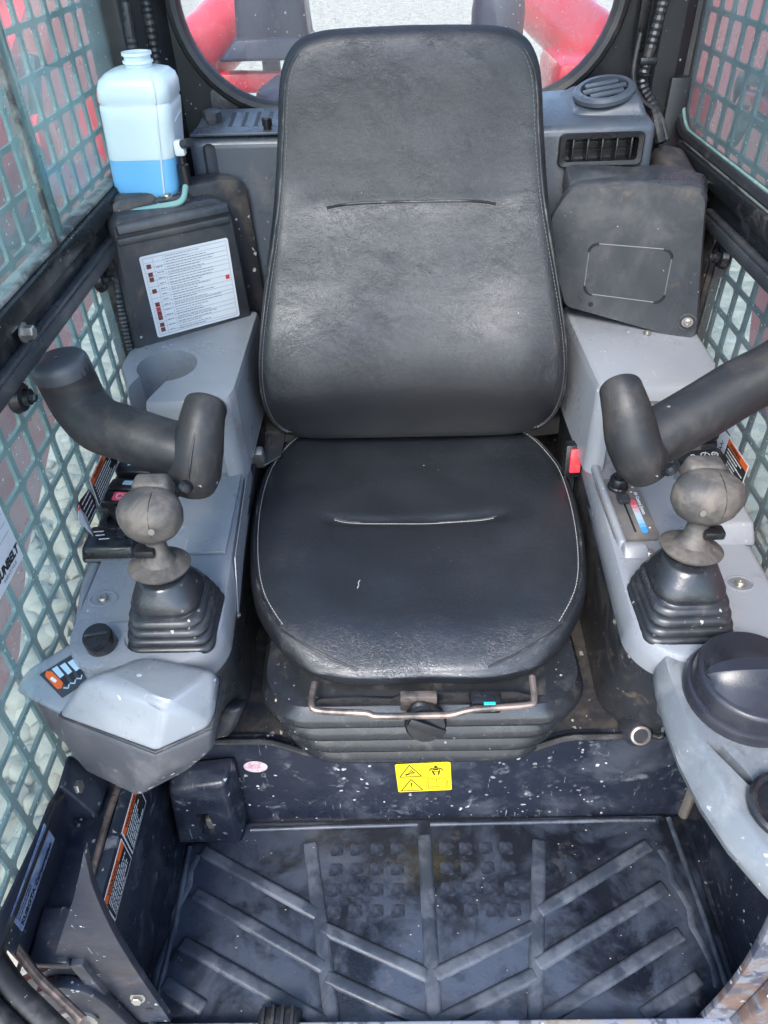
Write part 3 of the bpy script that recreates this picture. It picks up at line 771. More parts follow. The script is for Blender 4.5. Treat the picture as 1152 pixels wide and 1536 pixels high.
# chart label
c00 = V(-.4435, fy(-.4435), .668)+FN*.0008; c10 = V(-.3135, fy(-.3135), .668)+FN*.0008; c01 = V(-.4435, fy(-.4435), .809)+FN*.0008
lf = Frame(c00, c10-c00, c01-c00); LW, LH = (c10-c00).length, (c01-c00).length
bm = NB(); lf.poly(bm, rrect(LW, LH, .004, 4, LW/2, LH/2), 0, .0005); lab = obj('chart_label', bm, WHITE, fb, None)
bm = NB(); rows = [.06, .13, .19, .245, .33, .375, .43, .49, .56, .63, .70, .75, .80, .86, .915]
for r in rows: lf.rect(bm, LW*.03, LH*r-.0002, LW*.97, LH*r+.0002, .0006)
for cfr in (.03, .135, .25, .97): lf.rect(bm, LW*cfr-.0002, LH*.03, LW*cfr+.0002, LH*.97, .0006)
lf.rect(bm, LW*.03, LH*.968, LW*.97, LH*.972, .0006); lf.rect(bm, LW*.03, LH*.028, LW*.97, LH*.032, .0006)
rnd = random.Random(8)
for k in range(30):
    lf.words(bm, LW*.27, LW*.95, LH*(.05+.031*k), .0014, rnd, .0006, rnd.uniform(.35, .82))
for k in range(13): lf.words(bm, LW*.155, LW*.245, LH*(.065+.065*k), .0018, rnd, .0006, .8)
obj('chart_print', bm, INKG, lab, None)
for fzr, mt in ((.87, BROWNR), (.775, BROWNR), (.715, BROWNR), (.575, BROWNR), (.41, BROWNR), (.35, REDP), (.295, BROWNR), (.24, BROWNR), (.15, BROWNR), (.09, BROWNR)):
    bm = NB(); lf.rect(bm, LW*.055, LH*(fzr-.026), LW*.105, LH*(fzr+.026), .0006); obj('warning_square', bm, mt, lab, None)
bm = NB(); lf.rect(bm, LW*.905, LH*.51, LW*.95, LH*.562, .0006); obj('red_square', bm, REDP, lab, None)

# ------------------------------------------------------------------ access cover, right
ac = thing('access_cover', 'dark grey plastic access cover with a rounded rectangle outline, right of the backrest', 'cover', (.34, 1.2, .64))
poly = [(.252, .600), (.486, .600), (.478, .655), (.443, .872), (.437, .892), (.369, .903), (.245, .884), (.222, .832), (.236, .755)]
poly = [(.264, .684), (.357, .668), (.463, .648), (.478, .660), (.443, .880), (.434, .893), (.369, .902), (.246, .884), (.222, .832), (.239, .753)]
pl = round_poly(poly, [.02, .05, .012, .012, .01, .012, .03, .03, .03, .05], 6)
def ay(a, b): return 1.17-.35*(a-.42)
AN = V(-.35, -1, 0).normalized()
cx, cz = .36, .77
rg = [[V(cx+(a-cx)*s, ay(cx+(a-cx)*s, b), cz+(b-cz)*s)+AN*o for a, b in pl] for s, o in ((1., -.09), (1., -.012), (.993, -.005), (.975, 0.))]
obj('panel', loft(rg, (True, True)), CHAR2, ac, 40)
bm = hull([V(.25, ay(.25, 0)+.004, .872), V(.436, ay(.436, 0)+.004, .882), V(.455, 1.26, .898), V(.25, 1.30, .902), V(.25, ay(.25, 0)+.004, .86), V(.436, ay(.436, 0)+.004, .86), V(.455, 1.26, .86), V(.25, 1.30, .86)], .008, 3)
obj('top_flange', bm, CHAR2, ac)
rr_ = round_poly([(.292, .713), (.416, .711), (.413, .801), (.290, .799)], .014, 6)
bm = tube([V(a, ay(a, b), b) for a, b in rr_], .0009, 6, closed=True); obj('outline_groove', bm, flat('groove_edge', (.16, .16, .16), .5), ac)
n = len(rr_)
for ci in range(4):
    seg = rr_[ci*7:ci*7+7]
    obj('corner_slot', tube([V(a, ay(a, b)-.0004, b) for a, b in seg], .0021, 6), INK_SHADE, ac)
obj('drill_hole', lathe([(.0045, 0), (0, .0004)], (.306, ay(.306, 0)-.0004, .695), (-.35, -1, .0), 16), INK_SHADE, ac)
obj('screw_boss', lathe([(.016, -.004), (.016, .001), (.012, .002), (.011, -.002), (0, -.002)], (.458, ay(.458, 0)-.0005, .684), (-.35, -1, .0), 20), CHAR2, ac)
screw((.458, ay(.458, 0)-.001, .684), (-.35, -1, .0), .006, ac)
screw((.371, ay(.371, 0)+.02, .890), (0, -.3, 1), .005, ac)
mud = hull([V(.40, 1.30, .85), V(.48, 1.22, .85), V(.49, 1.40, .86), V(.42, 1.42, .86), V(.43, 1.30, .885), V(.47, 1.26, .875), V(.47, 1.38, .90), V(.43, 1.40, .905)], .012, 3)
o = obj('corner_trim', mud, DECK, None); tag(o, 'mud covered corner trim between the right vent box and the window rail', 'trim')

# ------------------------------------------------------------------ operator seat
from mathutils.bvhtree import BVHTree
def bvh_of(bm): return BVHTree.FromBMesh(bm)
def sstep(a, b, x):
    t = min(max((x-a)/(b-a), 0), 1); return t*t*(3-2*t)

seat = thing('operator_seat', 'black vinyl operator seat with cracked leather grain and white stitching', 'seat', (-.005, .9, .2))
SCX = -.005
# cushion outline, half widths by depth
hw = [(.632, 0.), (.630, .055), (.631, .105), (.645, .150), (.670, .186), (.705, .216), (.765, .248), (.85, .268), (.95, .278), (1.04, .278), (1.10, .268), (1.16, .238), (1.19, .19), (1.205, .10), (1.206, .0)]
right = catmull([V(SCX+w, y, 0) for y, w in hw], 5)
outl = right+[V(2*SCX-p.x, p.y, 0) for p in reversed(right[1:-1])]
def cush_top(x, y, s):
    z = .452
    z -= .020*(1-sstep(.625, .74, y))**2                   # waterfall front
    z += .007*math.exp(-(((abs(x-SCX)-.19)/.06)**2))*sstep(.66, .8, y)   # side bolsters
    z -= .007*math.exp(-(((y-1.0)/.14)**2))*math.exp(-(((x-SCX)/.17)**2))  # sat-in hollow
    z += .010*sstep(1.08, 1.2, y)
    z += .0035*noise.noise(V(x*11, y*11, 2.))
    z -= .0045*math.exp(-(((y-.936-.02*(x-SCX))/.010)**2))*(1 if abs(x-SCX) < .135 else math.exp(-(((abs(x-SCX)-.135)/.02)**2)))
    return z
CY = .92
def cring(s, zf):
    return [V(SCX+(p.x-SCX)*s, CY+(p.y-CY)*s, zf(SCX+(p.x-SCX)*s, CY+(p.y-CY)*s)) for p in outl]
rings = [cring(.90, lambda x, y: .396), cring(.965, lambda x, y: .398), cring(.988, lambda x, y: .405),
         cring(1.0, lambda x, y: .417), cring(1.0, lambda x, y: .430-.008*(1-sstep(.63, .76, y)))]
for s, k in ((.992, .010), (.98, .005), (.965, .002), (.95, .0008)):
    rings.append(cring(s, lambda x, y, k=k: cush_top(x, y, 0)-k-.001))
for i in range(1, 36):
    s = .95-(.93)*i/35
    rings.append(cring(s, lambda x, y: cush_top(x, y, 0)))
bmc = loft(rings); bmesh.ops.recalc_face_normals(bmc, faces=bmc.faces); bv = bvh_of(bmc)
cushion = obj('cushion', bmc, LEATHER_C, seat, 80)
def drop(bv, p, d, off=.0):
    h = bv.ray_cast(Vector(p), Vector(d), 2.)
    return (h[0]+h[1]*off) if h[0] is not None else None
def stitch(bvh, pts, d, parent, w=.0006, ln=.004, gap=.002, name='stitching', material=None):
    P = [q for q in (drop(bvh, p, d, .0004) for p in pts) if q is not None]
    fine = []
    for a, b in zip(P, P[1:]):
        if (b-a).length > .05: continue
        n = max(1, int((b-a).length/.001)); fine += [a.lerp(b, k/n) for k in range(n)]
    bm = NB(); i = 0; L_, G_ = int(ln/.001), int(gap/.001)
    while i+L_ < len(fine):
        tube([fine[i], fine[i+L_//2], fine[i+L_]], w, 5, into=bm); i += L_+G_
    return obj(name, bm, material or THREAD, parent, 60, kind='stuff')
def groove(bvh, pts, d, parent, r, name, material=PIPING, off=0.):
    P = [q for q in (drop(bvh, p, d, off) for p in pts) if q is not None]
    bm = tube(P, r, 6); return obj(name, bm, material, parent, 60)
ol = [V(SCX+(p.x-SCX)*.962, CY+(p.y-CY)*.962, 1.) for p in outl]
side = [p for p in ol if True]
n_ = len(outl)
sR = [p for p in ol[:n_//2+1] if .70 < p.y < 1.19]; sL = [p for p in ol[n_//2:] if .70 < p.y < 1.19]
for s_ in (sR, sL):
    groove(bv, s_, (0, 0, -1), cushion, .0022, 'welt')
    stitch(bv, [p+V(.006 if p.x < SCX else -.006, 0, 0) for p in s_], (0, 0, -1), cushion)
for sg in (-1, 1):
    pts = [V(SCX+sg*(.200-.009*k-.0006*k*k), .700-.0075*k, 1.) for k in range(9)]
    groove(bv, pts, (0, 0, -1), cushion, .0016, 'corner_seam')
pts = [V(SCX-.135+.27*k/24, .934+.006*(abs(k-12)/12.)**8-.002*(1-(abs(k-12)/12.)**2), 1.) for k in range(25)]
groove(bv, pts, (0, 0, -1), cushion, .0021, 'cross_seam'); stitch(bv, [p+V(0, -.0035, 0) for p in pts], (0, 0, -1), cushion, .0006, .004, .0015)
nk = [drop(bv, p, (0, 0, -1), .0004) for p in (V(-.094, .792, 1), V(-.0965, .786, 1), V(-.0955, .781, 1), V(-.0975, .775, 1))]
obj('nick', tube(nk, .0008, 5), THREAD, cushion)
# backrest
bhw = [(.480, 0.), (.480, .12), (.482, .19), (.492, .235), (.515, .258), (.55, .267), (.61, .268), (.67, .261), (.725, .251), (.78, .239), (.83, .227), (.878, .217), (.925, .209), (.98, .201), (1.02, .196), (1.05, .190), (1.072, .180), (1.088, .165), (1.098, .142), (1.103, .10), (1.105, .0)]
BN = V(0, -1, .2).normalized(); BV_ = V(0, .2, 1).normalized()
def bpos(x, z, n): return V(x, 1.13+.2*(z-.5), z)+BN*n
right = catmull([V(w, z, 0) for z, w in bhw], 4)
bo = [(p.x, p.y) for p in right]+[(-p.x, p.y) for p in reversed(right[1:-1])]
BCZ = .77
def bfront(x, z):
    f = .022
    f += .048*math.exp(-(((z-.63)/.125)**2))*(1-.22*math.exp(-((x/.08)**2)))
    f += .012*math.exp(-(((abs(x)-.19)/.07)**2))*math.exp(-(((z-.60)/.16)**2))
    f -= .016*sstep(.80, .92, z)
    f += .004*sstep(.95, 1.08, z)
    f -= .003*math.exp(-(((z-.876)/.011)**2))*(1 if abs(x) < .14 else math.exp(-(((abs(x)-.14)/.025)**2)))
    f -= .030*(1-sstep(.48, .60, z))
    f += .003*noise.noise(V(x*9, z*9, 7.))
    return f
def bring(s, nf):
    out = []
    for x, z in bo:
        x2, z2 = x*s, BCZ+(z-BCZ)*s
        out.append(bpos(SCX+x2, z2, nf(x2, z2)))
    return out
rings = [bring(.86, lambda x, z: -.062), bring(.965, lambda x, z: -.058), bring(.992, lambda x, z: -.045), bring(1.0, lambda x, z: -.022), bring(.998, lambda x, z: -.006)]
for s, t in ((.991, .18), (.982, .42), (.972, .62), (.960, .78), (.945, .88), (.925, .95)):
    rings.append(bring(s, lambda x, z, t=t: bfront(x, z)*t-.006*(1-t)))
for i in range(1, 34):
    s = .925-.905*i/33
    rings.append(bring(s, bfront))
bmb = loft(rings); bmesh.ops.recalc_face_normals(bmb, faces=bmb.faces); bvb = bvh_of(bmb)
back = obj('backrest', bmb, LEATHER, seat, 80)
dirb = -BN
inset = [(x*.957, BCZ+(z-BCZ)*.962) for x, z in bo]
for sg in (-1, 1):
    ed = [(x, z) for x, z in inset if x*sg > .05 and .50 < z < 1.075]
    ed.sort(key=lambda q: q[1])
    P = [bpos(SCX+x, z, .3) for x, z in ed]
    groove(bvb, P, dirb, back, .0022, 'welt')
    stitch(bvb, [p+V(-sg*.006, 0, 0) for p in P], dirb, back, material=THREAD_D)
pts = [bpos(SCX-.132+.264*k/24+(.0), .876-.006*(abs(k-12)/12.)**5, .3) for k in range(25)]
groove(bvb, pts, dirb, back, .0022, 'cross_seam'); stitch(bvb, [p+V(0, 0, -.0035) for p in pts], dirb, back, .0006, .004, .002, material=THREAD_D)
# bellows
def ble(z, k, dy=0.):
    t = (.372-z)/.19; fy_ = .598+.044*t; wx = .240-.012*t
    pl = round_poly([(-wx, fy_), (wx, fy_), (wx, 1.0), (-wx, 1.0)], [.075+.035*t, .075+.035*t, .08, .08], 12)
    return [V(SCX+a*k, .82+(b-.82)*k, z) for a, b in pl]
prof = [(.388, .93)]
zt, st_ = .384, .049
for i in range(4):
    z0_ = zt-i*st_
    prof += [(z0_, .862), (z0_-.008, .90), (z0_-.024, .975), (z0_-.033, 1.0), (z0_-.039, 1.0), (z0_-.042, .985), (z0_-.045, .87)]
prof.append((.185, .92))
obj('suspension_bellows', loft([ble(z, k, .012*(1-(z-.17)/.2)) for z, k in prof]), BOOT, seat, 50)
pan = obj('seat_pan', hull([V(SCX-.20, .635, .372), V(SCX+.20, .635, .372), V(SCX-.16, .62, .395), V(SCX+.16, .62, .395), V(SCX-.20, 1.0, .372), V(SCX+.20, 1.0, .372), V(SCX-.2, 1., .395), V(SCX+.2, 1., .395)], .003), RUBBER, seat)
pl = [(-.155, .392), (-.15, .402), (-.10, .405), (-.05, .400), (-.03, .412), (.12, .412), (.15, .402), (.15, .386), (-.15, .386)]
sp = obj('slide_plate', slab([V(a, .612, b) for a, b in pl], (0, .004, 0), .0008), BLACK, seat)
for a, b in ((-.115, .396), (-.045, .394), (.03, .402), (.062, .402), (.128, .399), (-.085, .396)):
    obj('hole', lathe([(.0055, 0), (0, .0003)], (a, .6118, b), (0, -1, 0), 14), INK_SHADE, sp)
br = obj('latch_bracket', box((-.012, .606, .405), (.05, .012, .03), .002), RUSTBAR, seat)
obj('latch_pin', lathe([(.014, 0), (.014, .012), (.011, .015), (0, .015)], (-.010, .603, .398), (0, -1, .3), 18), BLACK, br)
cl = obj('indicator_box', box((.078, .600, .408), (.042, .022, .026), .004), BLACK, seat)
obj('indicator_window', box((.082, .5885, .4135), (.016, .005, .017), .001, 1), TEAL, cl)
obj('slide_bar', tube([V(-.154, .628, .418), V(-.156, .596, .418), V(-.146, .586, .414), V(-.085, .583, .411), V(-.066, .580, .408), V(.01, .580, .408), V(.03, .580, .409), V(.062, .583, .416), V(.13, .586, .419), V(.141, .592, .421), V(.143, .626, .428)], .0046, 10, 5), RUSTBAR, seat)
wk = obj('weight_knob', lathe([(.012, 0), (.012, .01), (.027, .012), (.029, .016), (.029, .026), (.026, .030), (0, .031)], (-.003, .606, .376), (0, -.92, .38), 14), BLACK, seat, 30)
fk = Frame(V(-.003, .606, .376)+V(0, -.92, .38).normalized()*.030, (1, 0, -.6), (0.6, .38, .92))
obj('knob_grip', slab([fk(-.028, -.007), fk(.028, -.007), fk(.028, .007), fk(-.028, .007)], fk.n*.008, .002), BLACK, wk)
# seat belt hardware
bu = thing('belt_buckle', 'black seat belt buckle with a red release button at the right of the cushion', 'buckle', (.276, 1.05, .42))
rb = Matrix.Rotation(R(-12), 3, 'X')
obj('housing', box((.274, 1.055, .478), (.030, .026, .062), .004, 2, rb), BLACK, bu)
obj('release_button', box((.2755, 1.039, .486), (.019, .008, .044), .002, 2, rb), BUCK, bu)
obj('stalk', box((.274, 1.06, .43), (.022, .008, .07), .002, 2, rb), CHAR, bu)
bl = thing('belt_anchor', 'worn metal belt anchor and webbing at the left rear of the cushion', 'belt', (-.29, 1.08, .42))
obj('anchor_plate', box((-.288, 1.09, .47), (.030, .02, .045), .004, 2, Matrix.Rotation(R(20), 3, 'X')), STEEL, bl)
obj('webbing', hull([V(-.275, 1.08, .455), V(-.245, 1.10, .462), V(-.24, 1.16, .475), V(-.28, 1.16, .475), V(-.275, 1.08, .459), V(-.245, 1.10, .466), V(-.24, 1.16, .479), V(-.28, 1.16, .479)], .001), CHAR, bl)

# ------------------------------------------------------------------ consoles
def console(sx):
    nm = 'left' if sx < 0 else 'right'
    c = thing('control_console', f'grey plastic control console on the {nm} of the seat', 'console', (sx*.38, .9, .2))
    def plan(inner, front, rad, back=1.27, outer=.478): return [(sx*a, b) for a, b in round_poly([(inner-.018, front), (outer, front), (outer, back), (inner+.006, back)], [rad, .055, .01, .01], 10)]
    lo = [(.200, .305, .668, .09), (.30, .297, .642, .085), (.43, .291, .606, .08), (.462, .290, .602, .08)]
    bm = loft([[V(a, b, z) for a, b in plan(i, f, r)] for z, i, f, r in lo]); obj('lower_body', bm, CHAR, c, 40)
    up = [(.444, .2865, .597, .075), (.448, .284, .594, .075), (.470, .284, .591, .075), (.492, .286, .592, .073), (.499, .290, .596, .070), (.502, .296, .602, .065)]
    bm = loft([[V(a, b, z) for a, b in plan(i, f, r, 1.05 if sx < 0 else 1.05, .474)] for z, i, f, r in up])
    sh = obj('top_shell', bm, GREY, c, 40)
    bx = .340
    cut(sh, [loft([[V(sx*bx+a, .676+b, z) for a, b in rrect(.120, .120, .030, 6)] for z in (.457, .54)])])
    obj('boot_well_shade', slab([V(sx*bx+a, .676+b, .4575) for a, b in rrect(.118, .118, .028, 6)], (0, 0, .001)), INK_SHADE, c)  # black plate stands for the shade down in the well
    return c, sh

LC, LSH = console(-1)
RC, RSH = console(1)
# --- left console details
obj('top_plate', hull([V(-.291, .80, .503), V(-.405, .80, .503), V(-.41, 1.03, .503), V(-.295, 1.03, .503), V(-.291, .80, .509), V(-.405, .80, .509), V(-.41, 1.03, .512), V(-.295, 1.03, .512)], .0015, 2), GREY, LC)
obj('side_lip', slab([V(-.2875, .99, .505), V(-.2765, .79, .505), V(-.2725, .735, .445), V(-.2735, .745, .442), V(-.2850, .95, .47)], (.0015, 0, 0)), GREY, LC)
screw((-.449, .714, .501), (0, 0, 1), .0065, LC); screw((-.2755, .745, .43), (1, 0, 0), .004, LC)
obj('screw_recess', lathe([(.016, .0), (.016, .0015), (.0135, .002), (.013, .0005)], (-.449, .714, .5015), (0, 0, 1), 24, sx=1.3), GREY, LC)
obj('outer_bulge', hull([V(-.478, .64, .40), V(-.478, 1.0, .40), V(-.505, .70, .40), V(-.505, 1.0, .40), V(-.478, .66, .495), V(-.478, 1.0, .50), V(-.496, .76, .497), V(-.500, 1.0, .50)], .010, 3), GREY, LC)
# raised rear box with cup holder
pl = [(-.492, 1.10), (-.445, .985), (-.296, .985), (-.288, 1.02), (-.283, 1.29), (-.488, 1.29)]
rp_ = round_poly(pl, [.012, .012, .02, .015, .01, .01], 5)
def brx(k, z): return [V(-.385+(a+.385)*k, 1.14+(b-1.14)*k, z+.03*(b-1.1)) for a, b in rp_]
rbx = obj('raised_box', loft([brx(1.03, .50), brx(1.02, .53), brx(1.0, .638), brx(.992, .648), brx(.97, .655), brx(.93, .657)]), GREY, LC, 40)
cut(rbx, [lathe([(.048, -.15), (.050, .05)], (-.412, 1.095, .655), (0, 0, 1), 36), box((-.443, 1.005, .60), (.050, .18, .20), .004, 2, Matrix.Rotation(R(-18), 3, 'Z')), box((-.345, .965, .545), (.06, .05, .12), .01)])
obj('holder_floor', lathe([(.046, 0), (.046, .003), (0, .0035)], (-.412, 1.095, .528), (0, 0, 1), 30), CHAR, LC)  # darker plastic stands for shade deep in the holder
screw((-.468, 1.19, .664), (0, 0, 1), .006, LC)
# switches
swb = obj('switch_panel', hull([V(-.500, .79, .500), V(-.425, .79, .500), V(-.425, 1.02, .503), V(-.502, 1.02, .503), V(-.498, .795, .508), V(-.428, .795, .508), V(-.428, 1.02, .516), V(-.500, 1.02, .516)], .002), CHAR, LC)
def rocker(cx, cy, cz, w, d, h, tilt, parent, rz=0., material=None):
    rot = Matrix.Rotation(R(rz), 3, 'Z') @ Matrix.Rotation(R(tilt), 3, 'X')
    base = obj('switch_bezel', box((cx, cy, cz+.003), (w+.008, d+.008, .010), .002, 2, Matrix.Rotation(R(rz), 3, 'Z')), CHAR, parent)
    k = obj('switch', box((cx, cy, cz+.008+h/2), (w, d, h), .004, 3, rot), material or BLACK, parent)
    top = V(cx, cy, cz+.008+h/2)+rot @ V(0, 0, h/2+.0003)
    return k, Frame(top, rot @ V(1, 0, 0), rot @ V(0, 1, 0))
k, f = rocker(-.463, .985, .512, .062, .040, .020, 10, LC, -6)
bm = NB(); f.line(bm, [(-.012, -.006), (-.004, -.004), (-.007, .004), (-.012, -.006)], .0014); f.line(bm, [(.004, -.006), (.014, -.006), (.012, .004), (.006, .004), (.004, -.006)], .0015); f.line(bm, [(.006, -.009), (.014, -.009)], .0012); obj('symbol', bm, SYM, k, None)
k, f = rocker(-.462, .935, .512, .070, .030, .014, -4, LC, -6)
bm = NB(); f.poly(bm, rrect(.016, .012, .002, 3, -.004, .002)); obj('symbol', bm, SKYP, k, None)
bm = NB(); f.rect(bm, .023, -.010, .0245, .006); obj('mark', bm, SYM, k, None)
k, f = rocker(-.465, .903, .512, .072, .026, .014, 6, LC, -6)
bm = NB(); f.poly(bm, rrect(.022, .018, .003, 3, -.004, 0), 0, .001); pb = obj('button', bm, PINK, k, None)
bm = NB(); f.line(bm, [(-.004+.0055*math.cos(t*.6), .0055*math.sin(t*.6)) for t in range(11)], .0012, .0012); obj('symbol', bm, SYM, pb, None)
obj('lamp', lathe([(.005, 0), (.004, .003), (0, .004)], f(.013, -.002), f.n, 14), SYM, k)
ks = obj('key_switch', lathe([(.026, 0), (.026, .012), (.022, .015), (.016, .015), (.015, .010), (0, .010)], (-.465, .862, .508), (0, 0, 1), 30), BLACK, LC)
obj('key_knob', box((-.465, .862, .528), (.012, .036, .022), .004, 2, Matrix.Rotation(R(35), 3, 'Z')), BLACK, ks)
f = Frame((-.465, .862, .5235), (1, 0, 0), (0, 1, 0))
bm = NB(); f.line(bm, [(-.012, .014), (0, .019), (.008, .018)], .002); obj('green_mark', bm, GREENP, ks, None)
ib = obj('switch_plinth', hull([V(-.506, .79, .495), V(-.42, .79, .495), V(-.42, .85, .495), V(-.506, .85, .495), V(-.502, .798, .522), V(-.425, .798, .522), V(-.425, .85, .522), V(-.502, .85, .522)], .007, 3), BLACK, LC)
f = Frame((-.475, .822, .5225), (1, -.05, 0), (0, 1, 0)); bm = NB()
f.line(bm, [(-.018, .010), (-.004, .012)], .0018); f.line(bm, [(-.012, .002), (0, .004)], .0018); f.line(bm, [(-.004, -.006), (.010, -.004)], .0018)
obj('symbol', bm, SYM, ib, None)
obj('socket', lathe([(.015, 0), (.015, .003), (.012, .004), (.010, .001), (0, .001)], (-.447, .83, .522), (0, 0, 1), 24), BLACK, ib)

# --- right console details
obj('raised_rib', hull([V(.288, .80, .498), V(.302, .80, .498), V(.288, 1.02, .50), V(.302, 1.02, .50), V(.289, .80, .514), V(.300, .80, .514), V(.289, 1.0, .516), V(.300, 1.0, .516)], .005, 3), GREY, RC)
obj('outer_step', hull([V(.42, .80, .498), V(.492, .80, .498), V(.42, 1.03, .50), V(.495, 1.03, .50), V(.425, .815, .532), V(.485, .815, .532), V(.425, 1.03, .534), V(.488, 1.03, .534)], .006, 3), GREY, RC)
obj('outer_skirt', hull([V(.474, .62, .36), V(.500, .66, .36), V(.474, 1.0, .36), V(.5, 1.0, .36), V(.474, .64, .492), V(.490, .70, .492), V(.474, 1.0, .496), V(.492, 1.0, .496)], .008, 3), GREY, RC)
obj('front_step', hull([V(.292, .775, .500), V(.335, .775, .500), V(.292, .80, .500), V(.33, .80, .500), V(.294, .79, .514), V(.325, .79, .514), V(.294, .80, .514), V(.325, .80, .514)], .003), GREY, RC)
screw((.438, .722, .502), (0, 0, 1), .0065, RC); screw((.330, .785, .503), (0, 0, 1), .006, RC); screw((.2795, .72, .43), (-1, 0, 0), .005, RC)
obj('screw_recess', lathe([(.016, .0), (.016, .0015), (.0135, .002), (.013, .0005)], (.438, .722, .5015), (0, 0, 1), 24, sx=1.3), GREY, RC)
pl = [(.282, 1.0), (.462, 1.0), (.488, 1.07), (.49, 1.29), (.275, 1.29)]
rp_ = round_poly(pl, [.02, .02, .03, .01, .01], 5)
def brr(k, z, dy=0.): return [V(.385+(a-.385)*k, 1.145+(b-1.145)*k-dy, z+.03*(b-1.1)) for a, b in rp_]
rbx = obj('raised_box', loft([brr(1.03, .50, .012), brr(1.02, .53, .010), brr(1.0, .632), brr(.992, .644), brr(.97, .652), brr(.93, .655)]), GREY, RC, 40)
cut(rbx, [box((.352, .965, .545), (.09, .09, .17), .02, 3)])
screw((.40, 1.17, .658), (0, 0, 1), .005, RC)
# climate panel
cp = thing('climate_panel', 'small grey climate panel with dial, slider and red to blue strip on the right console', 'control panel', (.32, .88, .503))
f = Frame((.3195, .883, .5045), (1, .02, 0), (-.02, 1, .03))
bm = NB(); f.poly(bm, rrect(.066, .142, .008, 4), 0, .004); pb = obj('plate', bm, mat('panel_plastic', (.13, .13, .13), .5, dust=((.22, .19, .16), .8, 16., .42, .66), grain=(300., .3)), cp)
dk = obj('fan_dial', lathe([(.0165, 0), (.0165, .004), (.0145, .006), (.0145, .018), (.0125, .021), (.008, .0215), (.008, .024), (.0, .0245)], f(.0, .050, .004), f.n, 26), BLACK, cp)
bm = NB(); f.rect(bm, -.0015, -.055, .0015, .012, .0041); obj('slider_slot', bm, INK_SHADE, cp, None)
obj('slider_knob', slab([f(-.010, .006, .005), f(.008, .006, .005), f(.008, .022, .005), f(.002, .026, .005), f(-.010, .026, .005)], f.n*.010, .002), CHAR, cp)
cols = [(.72, .10, .14), (.70, .30, .34), (.68, .52, .56), (.62, .66, .72), (.50, .66, .78), (.34, .58, .80), (.16, .46, .78), (.06, .36, .76)]
for k, cc in enumerate(cols):
    bm = NB(); y1 = .014-k*.0085
    if k == 0: f.poly(bm, [(.009, y1-.0085), (.019, y1-.0085), (.019, y1), (.017, y1+.004), (.014, y1+.005), (.011, y1+.004), (.009, y1)], .0042)
    elif k == 7: f.poly(bm, [(.009, y1), (.009, y1-.008), (.011, y1-.012), (.014, y1-.0135), (.017, y1-.012), (.019, y1-.008), (.019, y1)], .0042)
    else: f.rect(bm, .009, y1-.0085, .019, y1, .0042)
    obj('temperature_strip', bm, flat('strip', cc, .45), cp, None)
bm = NB(); f2 = Frame(f(.0215, .036), -f.v, f.u); f2.text(bm, 'Air Control System', 0, 0, .0078, .0043, .85, .0002)
for k in range(4):
    a = R(30-35*k); f.poly(bm, rrect(.0035, .0035, .001, 2, .023*math.cos(a), .050+.021*math.sin(a)), .0042)
obj('lettering', bm, SYM, cp, None)
for a, b in ((-.022, -.040), (.024, -.046), (-.024, .052)): screw(f(a, b, .004), f.n, .0035, cp)
# right switches
k, f = rocker(.462, 1.02, .532, .060, .036, .018, -14, RC, 8)
k, f = rocker(.452, .955, .530, .068, .032, .016, 6, RC, 8)
bm = NB(); f.line(bm, [(-.018, -.006), (-.014, -.002), (-.016, .004), (-.021, .003)], .0014)
f.line(bm, [(.002+.007*math.cos(t*.63), .006*math.sin(t*.63)) for t in range(11)], .0013); f.line(bm, [(-.003, -.006), (.006, .007)], .0012)
f.line(bm, [(.018+.005*math.cos(t*.63), .0045*math.sin(t*.63)) for t in range(11)], .0013); f.line(bm, [(.016, 0), (.020, 0)], .0012); obj('symbol', bm, SYM, k, None)
# power outlet and its cap at the foot of the right console
po = thing('power_outlet', 'round power outlet with metal rim at the foot of the right console', 'outlet', (.33, .65, .225))
ax = V(0, -.85, .5)
obj('collar', lathe([(.026, -.02), (.024, -.004), (.019, .004), (.017, .007), (.015, .007)], (.333, .657, .241), ax, 28), CHAR, po)
obj('socket', lathe([(.0155, .005), (.0155, .009), (.0120, .010), (.0112, -.014), (0, -.014)], (.333, .657, .241), ax, 28), mat('brassy', (.46, .43, .40), .4, .7, dust=((.30, .18, .12), .6, 40., .4, .6)), po)
cpo = obj('cap_tether', tube([V(.350, .648, .25), V(.358, .643, .252), V(.364, .645, .255)], .004, 8), BLACK, po)
obj('rubber_cap', lathe([(.019, 0), (.019, .004), (.015, .006), (.013, .002), (0, .002)], (.380, .650, .258), (-.15, -.8, .55), 26), BLACK, po)
hexbolt((.362, .638, .335), (0, -1, .25), .009, .006, RC, 'fastener', SHELF)
obj('pedal_stub', hull([V(-.332, .685, .225), V(-.30, .69, .225), V(-.334, .655, .245), V(-.312, .65, .245), V(-.30, .685, .305), V(-.27, .69, .305), V(-.30, .66, .315), V(-.275, .66, .315)], .012, 4), CHAR, LC)

